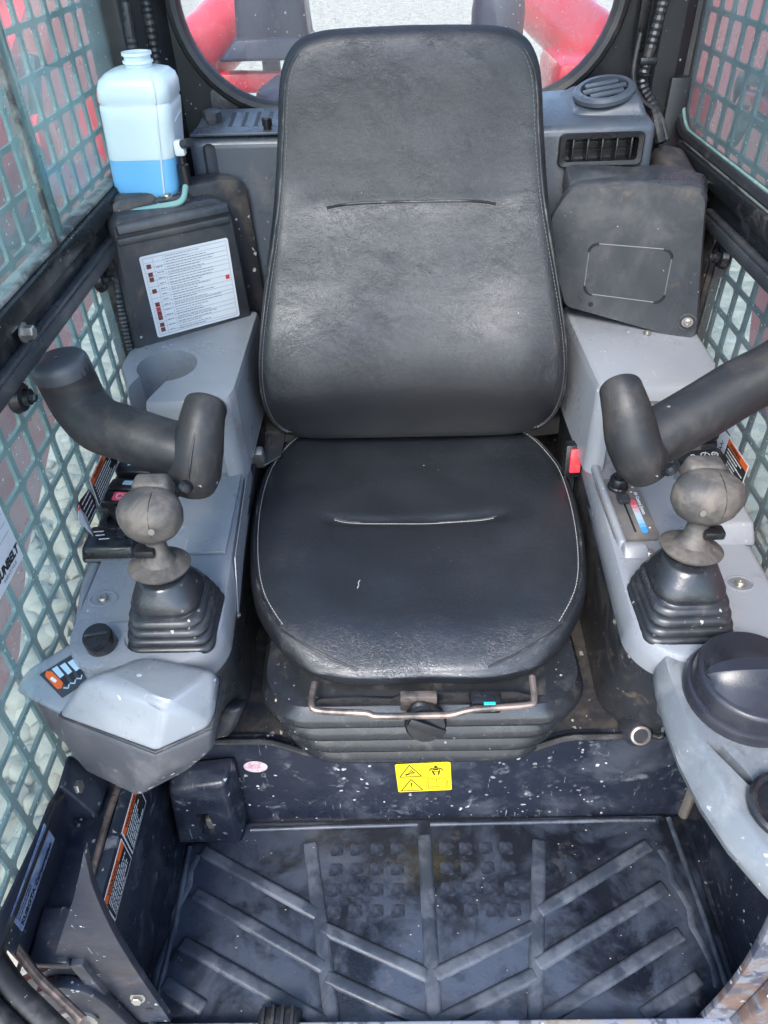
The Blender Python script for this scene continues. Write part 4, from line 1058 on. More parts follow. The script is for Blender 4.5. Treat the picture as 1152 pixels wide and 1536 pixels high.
# ------------------------------------------------------------------ joysticks
def joystick(sx, base, disc, knob, label):
    j = thing('joystick', label, 'joystick', base)
    b = Vector(base); d = Vector(disc); kx = Vector(knob)
    def sq(c, w, dd, z, r): return [V(c.x+a, c.y+bb, z) for a, bb in rrect(w, dd, r, 6)]
    prof = []; z0 = b.z-.022; w = .113 if sx < 0 else .116
    folds = [(0, 0), (.004, .002), (.010, .002), (.013, -.003), (.0145, -.010), (.017, -.010), (.020, -.002), (.026, -.002), (.029, -.007), (.0305, -.014), (.033, -.014), (.036, -.007), (.042, -.008), (.045, -.013), (.0465, -.020), (.049, -.020), (.052, -.014), (.058, -.015), (.061, -.021), (.0625, -.028), (.065, -.029), (.070, -.025), (.076, -.024), (.090, -.034), (.104, -.044), (.109, -.048), (.112, -.054)]
    top = d.z-.012
    rings = []
    for h, dw in folds:
        t = h/.112; c = b.lerp(V(d.x, d.y, 0), t*.9)
        z = z0+(top-z0)*t; ww = w+dw*1.0
        rings.append(sq(c, ww, ww*.98, z, max(.012, min(ww*.48, .018+.016*t))))
    bt = obj('boot', loft(rings, (True, True)), BOOT, j, 50)
    ax = (kx-d).normalized()
    obj('flange', lathe([(.022, -.012), (.034, -.004), (.039, .001), (.0395, .0035), (.036, .0055), (.022, .010), (.0150, .020), (.0130, .036), (.0140, .050), (.017, .062)], d, ax, 36), KNOB, j)
    # knob: wide, slightly flattened ball
    bm = lathe([(.010, -.032), (.021, -.030), (.031, -.024), (.0370, -.013), (.0390, .000), (.0380, .011), (.0335, .020), (.026, .0265), (.015, .0305), (0, .032)], kx, ax+V(0, -.25, .0), 36, sx=1.02 if sx < 0 else 1.12, sy=.90)
    kb = obj('knob', bm, KNOB, j, 60)
    bvk = BVHTree.FromPolygons([v.co+_world_loc(kb) for v in kb.data.vertices], [p.vertices[:] for p in kb.data.polygons])
    sp_ = [drop(bvk, kx+V(.008, -.2, .2)+V(0, .1, .1)*(k/14.-.42), (0, 1, -1), .0) for k in range(15)]
    sp_ = [q for q in sp_ if q is not None]
    if len(sp_) > 3: obj('mould_seam', tube(sp_, .0008, 5), RUBBER, kb)
    obj('trigger', box(kx+V(sx*.012, -.018, -.044), (.026, .018, .012), .003), BLACK, kb)
    obj('top_button_housing', hull([kx+V(-.026, .02, .0), kx+V(.026, .02, .0), kx+V(-.026, .045, .01), kx+V(.026, .045, .01), kx+V(-.022, .016, .032), kx+V(.022, .016, .032), kx+V(-.02, .042, .034), kx+V(.02, .042, .034)], .006, 3), KNOB, kb)
    obj('thumb_button', lathe([(.009, 0), (.009, .006), (.006, .009), (0, .009)], kx+V(-sx*.042, .022, .022), (-sx*.6, .2, .8), 16), BLACK, kb)
    obj('bare_spot', lathe([(.0042, 0), (.0040, .0004), (0, .0006)], kx+(V(.012 if sx < 0 else -.02, -.040, .006)), (.1, -1, .3), 12), mat('bare', (.15, .135, .12), .6), kb, 60)
    return j
joystick(-1, (-.336, .674, .515), (-.341, .680, .596), (-.338, .690, .674), 'left joystick with a dusty grey ball knob and black rubber boot')
joystick(1, (.340, .676, .515), (.337, .692, .599), (.343, .704, .675), 'right joystick with a dusty grey ball knob and black rubber boot')

# ------------------------------------------------------------------ padded grab handles
gh = thing('grab_handle', 'padded black grab handle with a capped upright end, above the left joystick', 'handle', (-.30, .80, .64))
bm = tube([V(-.462, .842, .795), V(-.459, .842, .775), V(-.450, .836, .742), V(-.425, .820, .721), V(-.390, .810, .713), V(-.345, .798, .702), V(-.305, .79, .694), V(-.290, .79, .690)], [.0365, .0365, .0365, .0372, .037, .037, .037, .034], 24, 6)
obj('foam_arm', bm, FOAM, gh, 60)
obj('end_cap', lathe([(.0370, -.012), (.0372, .0), (.036, .005), (.033, .0085), (.028, .010), (.004, .0105), (.0035, .009), (0, .009)], (-.463, .842, .798), (-.10, 0, 1), 36), mat('cap_rubber', (.055, .062, .070), .42, dust=((.13, .13, .13), .5, 8., .45, .75), grain=(300., .1)), gh)
bm = tube([V(-.280, .818, .752), V(-.281, .812, .748), V(-.285, .797, .732), V(-.292, .784, .706), V(-.300, .774, .676), V(-.306, .772, .654)], [.0255, .0268, .0295, .0335, .0350, .030], 24, 6)
obj('grip_body', bm, FOAM, gh, 60)
obj('pivot_arm', tube([V(-.288, .80, .71), V(-.31, .94, .66), V(-.335, 1.05, .60)], .022, 14, 5), BLACK, gh)
obj('mould_seam', tube([V(-.276, .7935, .7615), V(-.283, .776, .748), V(-.289, .757, .728), V(-.296, .7425, .70), V(-.303, .7375, .672)], .0012, 6, 5), RUBBER, gh)
hexbolt((-.318, .741, .672), (-.3, -1, .3), .007, .006, gh, 'pivot_bolt', CHAR)
gh = thing('grab_handle', 'padded black grab handle reaching out of frame above the right joystick', 'handle', (.28, .80, .64))
bm = tube([V(.50, .868, .815), V(.488, .862, .785), V(.455, .850, .765), V(.41, .838, .745), V(.36, .820, .722), V(.31, .803, .700), V(.275, .79, .690)], [.0365, .037, .0375, .038, .038, .038, .034], 24, 6)
obj('foam_arm', bm, FOAM, gh, 60)
bm = tube([V(.250, .822, .760), V(.251, .815, .756), V(.257, .799, .737), V(.266, .786, .708), V(.280, .778, .682), V(.294, .776, .662)], [.0260, .0272, .0305, .0345, .0355, .030], 24, 6)
obj('grip_body', bm, FOAM, gh, 60)
obj('pivot_arm', tube([V(.268, .80, .71), V(.30, .94, .66), V(.335, 1.05, .60)], .022, 14, 5), BLACK, gh)

# ------------------------------------------------------------------ display pod, front left
dp = thing('display_pod', 'pale grey display housing with a control dial at the front of the left console', 'display pod', (-.37, .56, .36))
top = [V(-.420, .553, .529), V(-.396, .562, .532), V(-.312, .516, .530), V(-.360, .604, .512), V(-.266, .578, .512), V(-.465, .541, .472), V(-.329, .489, .470), V(-.266, .523, .472), V(-.405, .600, .49), V(-.27, .60, .47), V(-.45, .60, .47)]
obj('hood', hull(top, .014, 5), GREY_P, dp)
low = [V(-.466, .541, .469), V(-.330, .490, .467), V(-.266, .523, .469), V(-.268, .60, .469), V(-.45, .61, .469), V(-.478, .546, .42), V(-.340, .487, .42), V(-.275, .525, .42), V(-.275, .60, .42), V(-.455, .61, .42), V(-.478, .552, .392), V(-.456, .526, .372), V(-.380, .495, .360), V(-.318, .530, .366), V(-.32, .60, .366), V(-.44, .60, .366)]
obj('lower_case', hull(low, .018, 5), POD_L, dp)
obj('seam_band', hull([V(-.4635, .5425, .474), V(-.330, .4895, .472), V(-.2665, .523, .474), V(-.2665, .60, .474), V(-.45, .60, .474), V(-.4635, .5425, .469), V(-.330, .4895, .467), V(-.2665, .523, .469), V(-.2665, .60, .469), V(-.45, .60, .469)], .001, 1), CHAR, dp)
arm = [V(-.528, .578, .4819), V(-.522, .602, .4891), V(-.480, .634, .4987), V(-.43, .668, .5089), V(-.38, .668, .5089), V(-.38, .56, .4765), V(-.464, .546, .4723), V(-.528, .581, .466), V(-.46, .55, .462), V(-.48, .64, .46), V(-.39, .66, .46)]
obj('side_wing', hull(arm, .008, 4), GREY_P, dp)
obj('wing_lower', hull([V(-.524, .584, .470), V(-.462, .546, .470), V(-.49, .645, .47), V(-.40, .655, .47), V(-.505, .572, .40), V(-.475, .546, .375), V(-.475, .63, .39), V(-.40, .62, .37)], .010, 4), POD_L, dp)
f = Frame((-.497, .600, .4885), (.62, -.42, .02), (.5, .75, .10))
_wz = lambda x, y: V(x, y, .3085+.3*y+.0006)
f = Frame(_wz(-.499, .594), _wz(-.4655, .571)-_wz(-.499, .594), _wz(-.473, .619)-_wz(-.499, .594))
w, h_ = .046, .042
bm = NB(); f.poly(bm, [(-.002, 0), (w, -.004), (w+.010, h_-.012), (.012, h_+.002)], 0, .0012); pl_ = obj('keypad_label', bm, CHAR, dp, None)
f.o = f(0, 0, .0013)
bm = NB()
for k in range(3): f.poly(bm, [(.006+k*.005, .014+k*.009), (.024+k*.005, .012+k*.009), (.025+k*.005, .018+k*.009), (.008+k*.005, .021+k*.009)])
for k in range(3): f.line(bm, [(.038+k*.002, .006+k*.009), (.043+k*.002, .009+k*.009), (.040+k*.002, .013+k*.009)], .0014)
obj('print', bm, SKYP, pl_, None)
bm = NB()
for k in range(3): f.poly(bm, [(.024+k*.005, .012+k*.009), (.038+k*.003, .009+k*.009), (.039+k*.003, .014+k*.009), (.026+k*.005, .018+k*.009)])
obj('dark_print', bm, INK_SHADE, pl_, None)  # black parts of the key print
bm = NB(); f.poly(bm, [(.002, .008), (.006, .003), (.032, .000), (.036, .004), (.032, .010), (.008, .012)]); op_ = obj('orange_band', bm, ORANGE, pl_, None)
bm = NB(); f.poly(bm, rrect(.010, .004, .0015, 2, .019, .0058), .0004); obj('mark', bm, SYM, op_, None)
dk = lathe([(.0185, 0), (.020, .003), (.019, .028), (.0175, .031), (0, .0315)], (-.426, .632, .4975), (.02, -.2, 1), 22)
dl = obj('dial', dk, BLACK, dp, 30)
f = Frame((-.4255, .6255, .5295), (1, .2, .0), (0, 1, .05)); bm = NB(); f.rect(bm, -.014, -.0015, .014, .0015, 0, .002); obj('dial_ridge', bm, CHAR, dl, None)
f = Frame((-.426, .632, .4992), (1, 0, 0), (0, 1, .3)); bm = NB()
f.line(bm, [(.027*math.cos(R(a)), .027*math.sin(R(a))) for a in range(140, 225, 12)], .003); obj('dial_arc', bm, SYM, dp, None)

# ------------------------------------------------------------------ right pod with the big cap and cup holder
rp2 = thing('side_pod', 'scuffed pale grey pod with cup holder, running along the right of the footwell', 'pod', (.38, .48, .36))
def rpod(z, k):
    # inner edge curve from rear to front, then outer edge back
    inn = [(.300, .612), (.292, .60), (.287, .57), (.284, .52), (.286, .47), (.296, .42), (.312, .375), (.335, .335), (.36, .31)]
    inn = [(a+k*(1 if True else 0)*(.3+.7*min(1, i/4)), b) for i, (a, b) in enumerate(inn)]
    return [V(a, b, z) for a, b in inn]+[V(.52, .31, z), V(.52, .612, z)]
rings = [rpod(.36, .075), rpod(.40, .046), rpod(.435, .016), rpod(.455, .002), rpod(.466, .0), rpod(.474, .004), rpod(.488, .016), rpod(.492, .020), rpod(.4935, .026)]
def tilt(r):  # front drops a little
    return [V(p.x, p.y, p.z-.10*max(0, .50-p.y)) for p in r]
SCUFF = mat('scuffed_pod', (.15, .165, .18), .38, dust=((.24, .25, .255), .7, 16., .42, .64), dust2=((.075, .075, .078), .5, 30., .54, .70), specks=((.6, .6, .6), 60, .16, .92), scratch=((.5, .52, .54), 12., .7), grain=(420., .15), spec=.5, seed=14)
pod = obj('shell', loft([tilt(r) for r in rings]), SCUFF, rp2, 40)
cut(pod, [lathe([(.0285, -.09), (.0285, .04)], (.372, .402, .485), (0, -.1, 1), 30), hull([V(.320, .478, .40), V(.333, .475, .40), V(.351, .432, .40), V(.343, .430, .40), V(.312, .486, .52), V(.331, .482, .52), V(.356, .434, .52), V(.346, .431, .52)], .002)])
obj('recess_shade', slab([V(.3215, .478, .462), V(.332, .475, .462), V(.3505, .4335, .460), V(.3445, .4325, .460)], (0, 0, .002)), INK_SHADE, rp2)  # black plate painted in as the shade inside the recess
obj('cup_rim', lathe([(.0385, -.002), (.038, .004), (.034, .007), (.0295, .005), (.0275, -.004), (.027, -.05)], (.372, .402, .490), (0, -.1, 1), 36), BLACK, rp2)
obj('cup_bottom', lathe([(.0275, 0), (0, .001)], (.372, .402, .43), (0, -.1, 1), 30), INK_SHADE, rp2)
obj('pod_sticker', slab([V(.3165, .450, .434), V(.3045, .450, .446), V(.3165, .412, .446), V(.3225, .412, .440)], (-.003, -.001, .002)), REDP, rp2)
cg = thing('turn_cap', 'large dark round cap with a raised finger grip on the right pod', 'cap', (.378, .548, .498))
CX, CYc, CZ = .380, .545, .498
axc = V(0, -.06, 1).normalized()
obj('base_ring', lathe([(.072, -.004), (.072, .004), (.069, .010), (.064, .012)], (CX, CYc, CZ), axc, 48), CAP, cg)
obj('cap_body', lathe([(.0655, .006), (.0640, .034), (.0620, .0375), (.0595, .039), (0, .039)], (CX, CYc, CZ), axc, 48), CAP, cg)
# the grip: a thick arched fin across the cap, scooped front and back
rings = []
for i in range(25):
    u = -1+2*i/24; x = CX+u*.0585
    c_ = math.sqrt(max(0., 1-u*u)); hgt = .0395+.020*c_
    fb_ = .001+.054*c_; ft_ = .002+.009*c_
    prof = [(-fb_, .0385), (-fb_*.55, .0397+(hgt-.0395)*.30), (-ft_, hgt-.002), (-ft_*.8, hgt), (ft_*.8, hgt), (ft_, hgt-.002), (fb_*.55, .0397+(hgt-.0395)*.30), (fb_, .0385)]
    rings.append([V(x, CYc, CZ)+V(0, 1, .06)*a+axc*b for a, b in prof])
obj('finger_grip', loft(rings), CAP, cg, 28)

# ------------------------------------------------------------------ floor mat
fm = thing('floor_mat', 'worn black rubber floor mat with raised V pattern ribs', 'floor mat', (.02, .5, 0))
pl = round_poly([(-.408, .325), (.449, .325), (.446, .645), (-.312, .640), (-.312, .610), (-.405, .606)], .006, 3)
obj('base', slab([V(a, b, .001) for a, b in pl], (0, 0, .008), .003), MATR, fm)
RIBN = [0]
def rib(a, b, w=.021, h=.004, nm='rib'):
    w *= 1.2; RIBN[0] += 1; h += .00035*(RIBN[0] % 9)
    a = Vector(a); b = Vector(b); d = (b-a).normalized(); n = Vector((-d.y, d.x))
    lo = [a-n*w/2, b-n*w/2, b+n*w/2, a+n*w/2]; hi = [a-n*w*.33+d*.004, b-n*w*.33-d*.004, b+n*w*.33-d*.004, a+n*w*.33+d*.004]
    bm = hull([V(q.x, q.y, .0085) for q in lo]+[V(q.x, q.y, .009+h) for q in hi], .003, 3)
    return obj(nm, bm, MATRIB, fm)
rib((.001, .618), (.004, .33), .022); rib((-.195, .606), (-.140, .33), .022); rib((.196, .606), (.145, .33), .022)
for a, b in (((-.378, .593), (-.170, .486)), ((-.378, .524), (-.156, .411)), ((-.384, .450), (-.15, .338)), ((.380, .594), (.174, .486)), ((.387, .525), (.158, .411)), ((.392, .456), (.150, .338)), ((.40, .395), (.30, .345)), ((-.40, .395), (-.33, .36)),
             ((-.172, .471), (.000, .399)), ((.172, .469), (.004, .399)), ((-.158, .401), (.0, .337)), ((.16, .402), (.004, .338))):
    rib(a, b, .020)
def rim(pts, w=.008, h=.004):
    obj('rim', tube([V(a, b, .0088) for a, b in pts], w/2, 8, sy=h/w*2), MATRIB, fm, 60)
rim([(-.300, .628), (-.18, .631), (-.01, .634)]); rim([(.012, .634), (.18, .635), (.33, .637), (.40, .636)])
rim([(-.40, .60), (-.398, .48), (-.405, .34)], .010); rim([(.425, .640), (.432, .50), (.436, .34)], .010)
for sg in (-1, 1):
    q = [(.395, .585), (.403, .56), (.400, .535), (.408, .515), (.415, .49), (.410, .465), (.418, .44), (.424, .41), (.420, .38)]
    if sg < 0: q = [(-(a-.012), b) for a, b in q]
    rim(q, .012, .002)
PADM = mat('floor_mat_pad', (.008, .010, .016), .36, dust=((.044, .054, .076), .9, 12., .42, .62), grain=(180., .3), seed=12)
pad0 = None
for x0_ in (-.148, .036):
    for i in range(4):
        for j in range(4):
            px_, py_ = x0_+.034*i, .492+.033*j
            if abs(px_) > .19-.25*(.60-py_)*.6: continue
            if pad0 is None:
                pad0 = obj('pad', hull([V(px_+a, py_+b, .0085) for a, b in rrect(.028, .027, .007, 3)]+[V(px_+a, py_+b, .0096) for a, b in rrect(.018, .017, .006, 3)], 0), PADM, fm, 60)
                pad_o = (px_, py_)
            else:
                c_ = pad0.copy(); col.objects.link(c_); c_.parent = fm; c_.location = (px_-pad_o[0], py_-pad_o[1], 0)
# clods of dried mud on the mat
rs = random.Random(21)
bm = NB()
for i in range(70):
    x = rs.uniform(-.39, .42); y = rs.uniform(.34, .63); r = rs.uniform(.0004, .0013)
    t = bmesh.new(); bmesh.ops.create_icosphere(t, subdivisions=1, radius=r)
    for v in t.verts: v.co *= rs.uniform(.6, 1.3)
    bmesh.ops.scale(t, vec=(1.4, 1, .5), verts=t.verts); bmesh.ops.translate(t, vec=(x, y, .0095), verts=t.verts); merge(bm, t)
o = obj('dirt_crumbs', bm, STONE, None, 50, kind='stuff'); tag(o, 'pale crumbs of dried dirt scattered over the floor mat', 'dirt')

# pedal stump at the front left of the mat
pd = thing('foot_pedal', 'dirty black foot pedal end at the front edge of the floor mat', 'pedal', (-.20, .33, .01))
obj('tread', hull([V(-.25, .315, .01), V(-.185, .315, .01), V(-.25, .36, .01), V(-.185, .36, .01), V(-.243, .315, .05), V(-.19, .315, .05), V(-.243, .352, .045), V(-.19, .352, .045)], .006, 3), RUBBER, pd)
for k in range(4): obj('tread_rib', box((-.237+k*.0135, .338, .049), (.005, .03, .006), .0015), RUBBER, pd)

# ------------------------------------------------------------------ riser details: warning decal, oval sticker, heel block
def on_riser(x, z): return V(x, .6502+.006*z/.22-.0012, z)
wd = thing('warning_decal', 'yellow warning decal with four pictograms in the middle of the navy riser', 'decal', on_riser(.012, .12))
f = Frame(on_riser(-.041, .092), (1, 0, .012), (0, .03, 1)); w, h_ = .089, .078
f = Frame(on_riser(-.042, .086), V(.054, 0, .092)-V(-.042, 0, .086), (0, .03, 1)); w, h_ = .090, .082
bm = NB(); f.poly(bm, rrect(w, h_, .003, 3, w/2, h_/2)); obj('backing', bm, YEL, wd, None)
bm = NB(); z = .0004; t = .0015
f.rect(bm, w*.02, h_*.495, w*.98, h_*.502, z); f.rect(bm, w*.497, h_*.03, w*.502, h_*.97, z)
for y0 in (.05, .55):
    tri = [(w*.06, h_*y0), (w*.46, h_*y0), (w*.26, h_*(y0+.40))]; f.line(bm, tri, t*1.1, z, closed=True)
f.poly(bm, [(w*.252, h_*.19), (w*.268, h_*.19), (w*.274, h_*.33), (w*.246, h_*.33)], z); f.poly(bm, rrect(w*.022, h_*.03, .0006, 2, w*.26, h_*.13), z)
f.line(bm, [(w*.17, h_*.63), (w*.22, h_*.66), (w*.30, h_*.71), (w*.34, h_*.70), (w*.31, h_*.66), (w*.24, h_*.64)], t, z, closed=True); f.line(bm, [(w*.25, h_*.72), (w*.28, h_*.77), (w*.31, h_*.73)], t, z); f.poly(bm, [(w*.16, h_*.60), (w*.22, h_*.63), (w*.20, h_*.60)], z)
# seated figure seen from above
f.poly(bm, rrect(w*.05, h_*.07, .002, 3, w*.73, h_*.86), z)
f.line(bm, [(w*.61, h_*.72), (w*.64, h_*.80), (w*.73, h_*.83), (w*.82, h_*.80), (w*.86, h_*.72)], t*1.3, z)
f.line(bm, [(w*.66, h_*.79), (w*.66, h_*.70), (w*.80, h_*.70), (w*.80, h_*.79)], t, z); f.line(bm, [(w*.67, h_*.70), (w*.70, h_*.58)], t*1.7, z); f.line(bm, [(w*.79, h_*.70), (w*.77, h_*.58)], t*1.7, z); f.poly(bm, rrect(w*.10, h_*.05, .001, 2, w*.73, h_*.77), z)
# open book
f.line(bm, [(w*.57, h_*.40), (w*.59, h_*.44), (w*.66, h_*.45), (w*.73, h_*.42), (w*.80, h_*.45), (w*.88, h_*.44), (w*.90, h_*.40)], t*.6, z)
f.line(bm, [(w*.57, h_*.40), (w*.57, h_*.13), (w*.66, h_*.17), (w*.73, h_*.13), (w*.80, h_*.17), (w*.90, h_*.14), (w*.90, h_*.40)], t*.6, z)
f.line(bm, [(w*.73, h_*.13), (w*.73, h_*.42)], t*.6, z); f.line(bm, [(w*.545, h_*.36), (w*.535, h_*.09), (w*.93, h_*.09), (w*.925, h_*.36)], t*.5, z)
obj('pictograms', bm, INK_SHADE, wd, None)
f = Frame(on_riser(-.273, .167), (1, 0, .02), (0, .03, 1)); bm = NB()
f.poly(bm, [(.0195*math.cos(R(a)), .0155*math.sin(R(a))) for a in range(0, 360, 15)])
os_ = obj('oval_sticker', bm, mat('sticker_pink', (.62, .50, .53), .5, dust=((.45, .22, .28), .7, 90., .45, .6)), None, None); tag(os_, 'small oval pinkish sticker at the left of the riser', 'sticker')
bm = NB()
for k in range(5): f.line(bm, [(-.009+k*.004, -.004), (-.006+k*.003, .006)], .0012, .0004)
p_ = obj('faded_print', bm, flat('faded', (.42, .22, .28), .6), os_, None)

hk = thing('heel_block', 'dark navy corner block with a slot, left rear of the floor mat', 'block', (-.36, .62, 0))
b = obj('casing', hull([V(-.420, .603, .012), V(-.312, .603, .012), V(-.402, .606, .176), V(-.312, .606, .196), V(-.42, .652, .012), V(-.305, .652, .012), V(-.41, .652, .186), V(-.30, .652, .205)], .008, 3), NAVY, hk)
cut(b, [hull([V(-.372, .59, .045), V(-.347, .59, .045), V(-.372, .59, .110), V(-.352, .59, .110), V(-.372, .63, .045), V(-.347, .63, .045), V(-.372, .63, .11), V(-.352, .63, .11)], 0)])
obj('slot_back', box((-.36, .629, .078), (.03, .002, .07)), INK_SHADE, hk)
obj('latch', box((-.359, .618, .058), (.013, .012, .03), .004), STEEL, hk)

# ------------------------------------------------------------------ left sill: plates, maker plate, bolts
sl = thing('door_sill_bracket', 'worn navy steel sill bracket along the lower left window', 'bracket', (-.47, .48, .24))
obj('ledge', hull([V(-.498, .345, .235), V(-.430, .345, .235), V(-.498, .60, .235), V(-.430, .60, .235), V(-.498, .345, .262), V(-.445, .345, .262), V(-.498, .60, .262), V(-.445, .60, .262)], .003), NAVY2, sl)
obj('upright', slab([V(-.498, .33, .25), V(-.498, .56, .25), V(-.498, .56, .335), V(-.498, .33, .375)], (.004, 0, 0), .001), NAVY2, sl)
obj('inner_flange', tube([V(-.443, .36, .268), V(-.447, .46, .268), V(-.447, .54, .270), V(-.44, .60, .27)], .005, 8, 4), RUSTBAR, sl)
mp_ = obj('maker_plate', box((-.4925, .410, .332), (.0015, .112, .040)), PLATE, sl, None)
f = Frame((-.4915, .358, .317), (0, 1, 0), (0, 0, 1)); bm = NB(); f.text(bm, 'KUBOTA Corporation', 0, 0, .0105, .0002, 1.0, .0003)
for k in range(3): f.words(bm, .0, .05, .014+k*.005, .0012, random.Random(k), .0003)
obj('plate_print', bm, INK_SHADE, mp_, None)
hexbolt((-.490, .535, .318), (1, 0, .2), .010, .012, sl)
obj('bracket_tab', hull([V(-.497, .515, .27), V(-.46, .515, .27), V(-.497, .575, .27), V(-.46, .575, .27), V(-.497, .52, .345), V(-.49, .52, .345), V(-.497, .565, .35), V(-.49, .565, .35)], .004), NAVY2, sl)
obj('pivot_tab', hull([V(-.495, .335, .255), V(-.44, .33, .255), V(-.497, .40, .265), V(-.455, .40, .265), V(-.49, .33, .275), V(-.44, .33, .275), V(-.492, .395, .28), V(-.455, .395, .28)], .004), NAVY2, sl)
bm = NB(); rs = random.Random(2)
pts = [V(-.434+.004*rs.uniform(-1, 1), .50-.012*k, .262-.003*k+.004*rs.uniform(-1, 1)) for k in range(9)]
obj('sealant_bead', tube(pts, [.006+.004*rs.random() for _ in pts], 8, 4), mat('sealant2', (.22, .22, .22), .7, dust=((.08, .08, .09), .8, 30., .45, .6), grain=(90., 1.)), sl)
# orange safety stickers on the left footwell wall
def band_decal(f, w, h_, label, band=.26, seed=1, white=.0, head='WARNING', rows=6):
    d = thing('warning_decal', label, 'decal', f(0, 0))
    bm = NB(); f.poly(bm, [(0, 0), (w, 0), (w, h_), (0, h_)], 0, .0004); obj('backing', bm, WHITE, d, None)
    m_ = h_*.04
    if white: 
        bm = NB(); f.rect(bm, m_, h_*(1-band), w*white, h_*(1-band)+.0001, .0005)
        x0 = w*white
        f2 = f; bm2 = NB()
        for k in range(3): f.line(bm2, [(w*white*.3, h_*(.2+.15*k)), (w*white*.6, h_*(.3+.15*k)), (w*white*.45, h_*(.42+.12*k))], h_*.02, .0005)
        obj('pictogram', bm2, INK_SHADE, d, None); bm.free()
    else: x0 = m_
    bm = NB(); f.rect(bm, x0, m_, w-m_, h_*(1-band), .0005); obj('text_field', bm, INK_SHADE, d, None)
    bm = NB(); f.rect(bm, m_ if not white else x0, h_*(1-band), w-m_, h_-m_, .0005); ob = obj('orange_band', bm, ORANGE, d, None)
    bm = NB(); f.text(bm, head, x0+(w-x0)*.12, h_*(1-band*.82), h_*band*.75, .0009, .9, .0002); obj('band_lettering', bm, INK_SHADE, ob, None)
    bm = NB(); rn = random.Random(seed)
    for k in range(rows): f.words(bm, x0+w*.05, w*.95, h_*(.12+(1-band-.2)*k/(rows-1)), h_*.035, rn, .0009, rn.uniform(.55, 1.))
    obj('small_print', bm, SYM, d, None)
    return d
f = Frame((-.4235, .405, .205), (0, 1, 0), (0, .0, 1)); band_decal(f, .085, .058, 'orange and black safety decal low on the left footwell wall', .24, 4)
f = Frame((-.4235, .495, .205), (0, 1, 0), (0, .0, 1)); band_decal(f, .080, .062, 'orange, black and white safety decal on the left footwell wall under the display pod', .24, 5)
# stickers on the glass
f = Frame((-.4945, .878, .535), (0, 1, .03), (0, 0, 1)); band_decal(f, .11, .052, 'orange and black warning sticker low on the left glass beside the switches', .26, 6)
f = Frame((-.4945, .800, .536), (0, 1, -.02), (0, 0, 1)); d_ = thing('torn_sticker', 'torn peeling white and black sticker low on the left glass', 'sticker', f(0, 0))
bm = NB(); f.poly(bm, [(.022, .0), (.065, .002), (.073, .018), (.066, .044), (.032, .050), (.016, .050)]); obj('text_field', bm, INK_SHADE, d_, None)
bm = NB(); rn = random.Random(9)
for k in range(5): f.words(bm, .03, .068, .006+.009*k, .0022, rn, .0005, .9)
obj('small_print', bm, SYM, d_, None)
bm = NB(); slab([f(.0, .038, .004), f(.018, .050, .001), f(.030, .018, .001), f(.012, -.004, .010), f(.004, .010, .012)], f.n*.0006, into=bm); obj('curled_paper', bm, WHITE, d_, None)
bm = NB(); slab([f(.008, .047, .003), f(.02, .0505, .0015), f(.022, .044, .0015)], f.n*.0012, into=bm); obj('red_corner', bm, REDP, d_, None)
# white rental notice, far left
f = Frame((-.4945, .560, .640), (0, 1, .0), (0, 0, 1)); nt_ = thing('rental_notice', 'white printed notice on the left glass at the picture edge', 'notice', f(0, 0))
bm = NB(); f.rect(bm, 0, -.002, .098, .088); obj('sheet', bm, WHITE, nt_, None)
bm = NB(); f.text(bm, 'SUNBELT', .035, .012, .0155, .0005, .92, .0007, shear=.25); obj('lettering', bm, INK_SHADE, nt_, None)
bm = NB(); f.text(bm, 'RENTALS', .045, .004, .0055, .0005, 1.6, .0001)
for k in range(3): f.rect(bm, .01, .045+k*.013, .092, .0455+k*.013, .0005)
obj('fine_print', bm, INKG, nt_, None)
f = Frame((.4945, 1.006, .521), (0, -1, .02), (0, 0, 1)); band_decal(f, .112, .052, 'orange, black and white warning sticker low on the right glass', .24, 12, .30)
f = Frame((.4945, 1.01, .578), (0, -1, .0), (0, 0, 1)); o = thing('plain_sticker', 'small white sticker above the warning sticker on the right glass', 'sticker', f(0, 0))
bm = NB(); f.poly(bm, rrect(.04, .035, .006, 3, .02, .017)); obj('sheet', bm, WHITE, o, None)
bm = NB(); f.line(bm, [(.01, .012), (.018, .022), (.026, .012)], .002, .0005); obj('mark', bm, INKG, o, None)

# ------------------------------------------------------------------ front frame: gussets, sill and door edge
gs = thing('frame_gusset', 'rusty flaking steel gusset at the front right corner of the footwell', 'gusset', (.45, .34, 0))
curve = [(.520, .50), (.430, .455), (.392, .395), (.372, .335), (.366, .27), (.372, .20), (.378, .12), (.383, .03)]
pl = [(p.x, p.y) for p in catmull([V(a, b, 0) for a, b in [(.367, .40), (.369, .37), (.375, .32), (.381, .25), (.384, .18), (.383, .11), (.379, .04), (.376, .0)]], 4)]
pl2 = pl+[(.56, .0), (.56, .48), (.40, .48), (.37, .44)]
obj('plate', slab([V(a, .335, b) for a, b in pl2], (0, .010, 0), .0015), RUSTY, gs)
obj('gusset_fold', hull([V(.415, .318, .02), V(.56, .318, .02), V(.428, .318, .36), V(.56, .318, .40), V(.412, .336, .02), V(.56, .336, .02), V(.425, .336, .36), V(.56, .336, .40)], .004), RUSTY, gs)
gl = thing('frame_gusset', 'worn navy steel gusset with a pivot bolt at the front left corner', 'gusset', (-.45, .34, 0))
pl = [(p.x, p.y) for p in catmull([V(a, b, 0) for a, b in [(-.347, .545), (-.353, .51), (-.361, .462), (-.369, .368), (-.372, .28), (-.372, .19), (-.371, .11), (-.370, .03)]], 4)]
pl2 = pl+[(-.56, .03), (-.56, .16), (-.475, .24), (-.432, .34), (-.392, .43), (-.362, .505)]
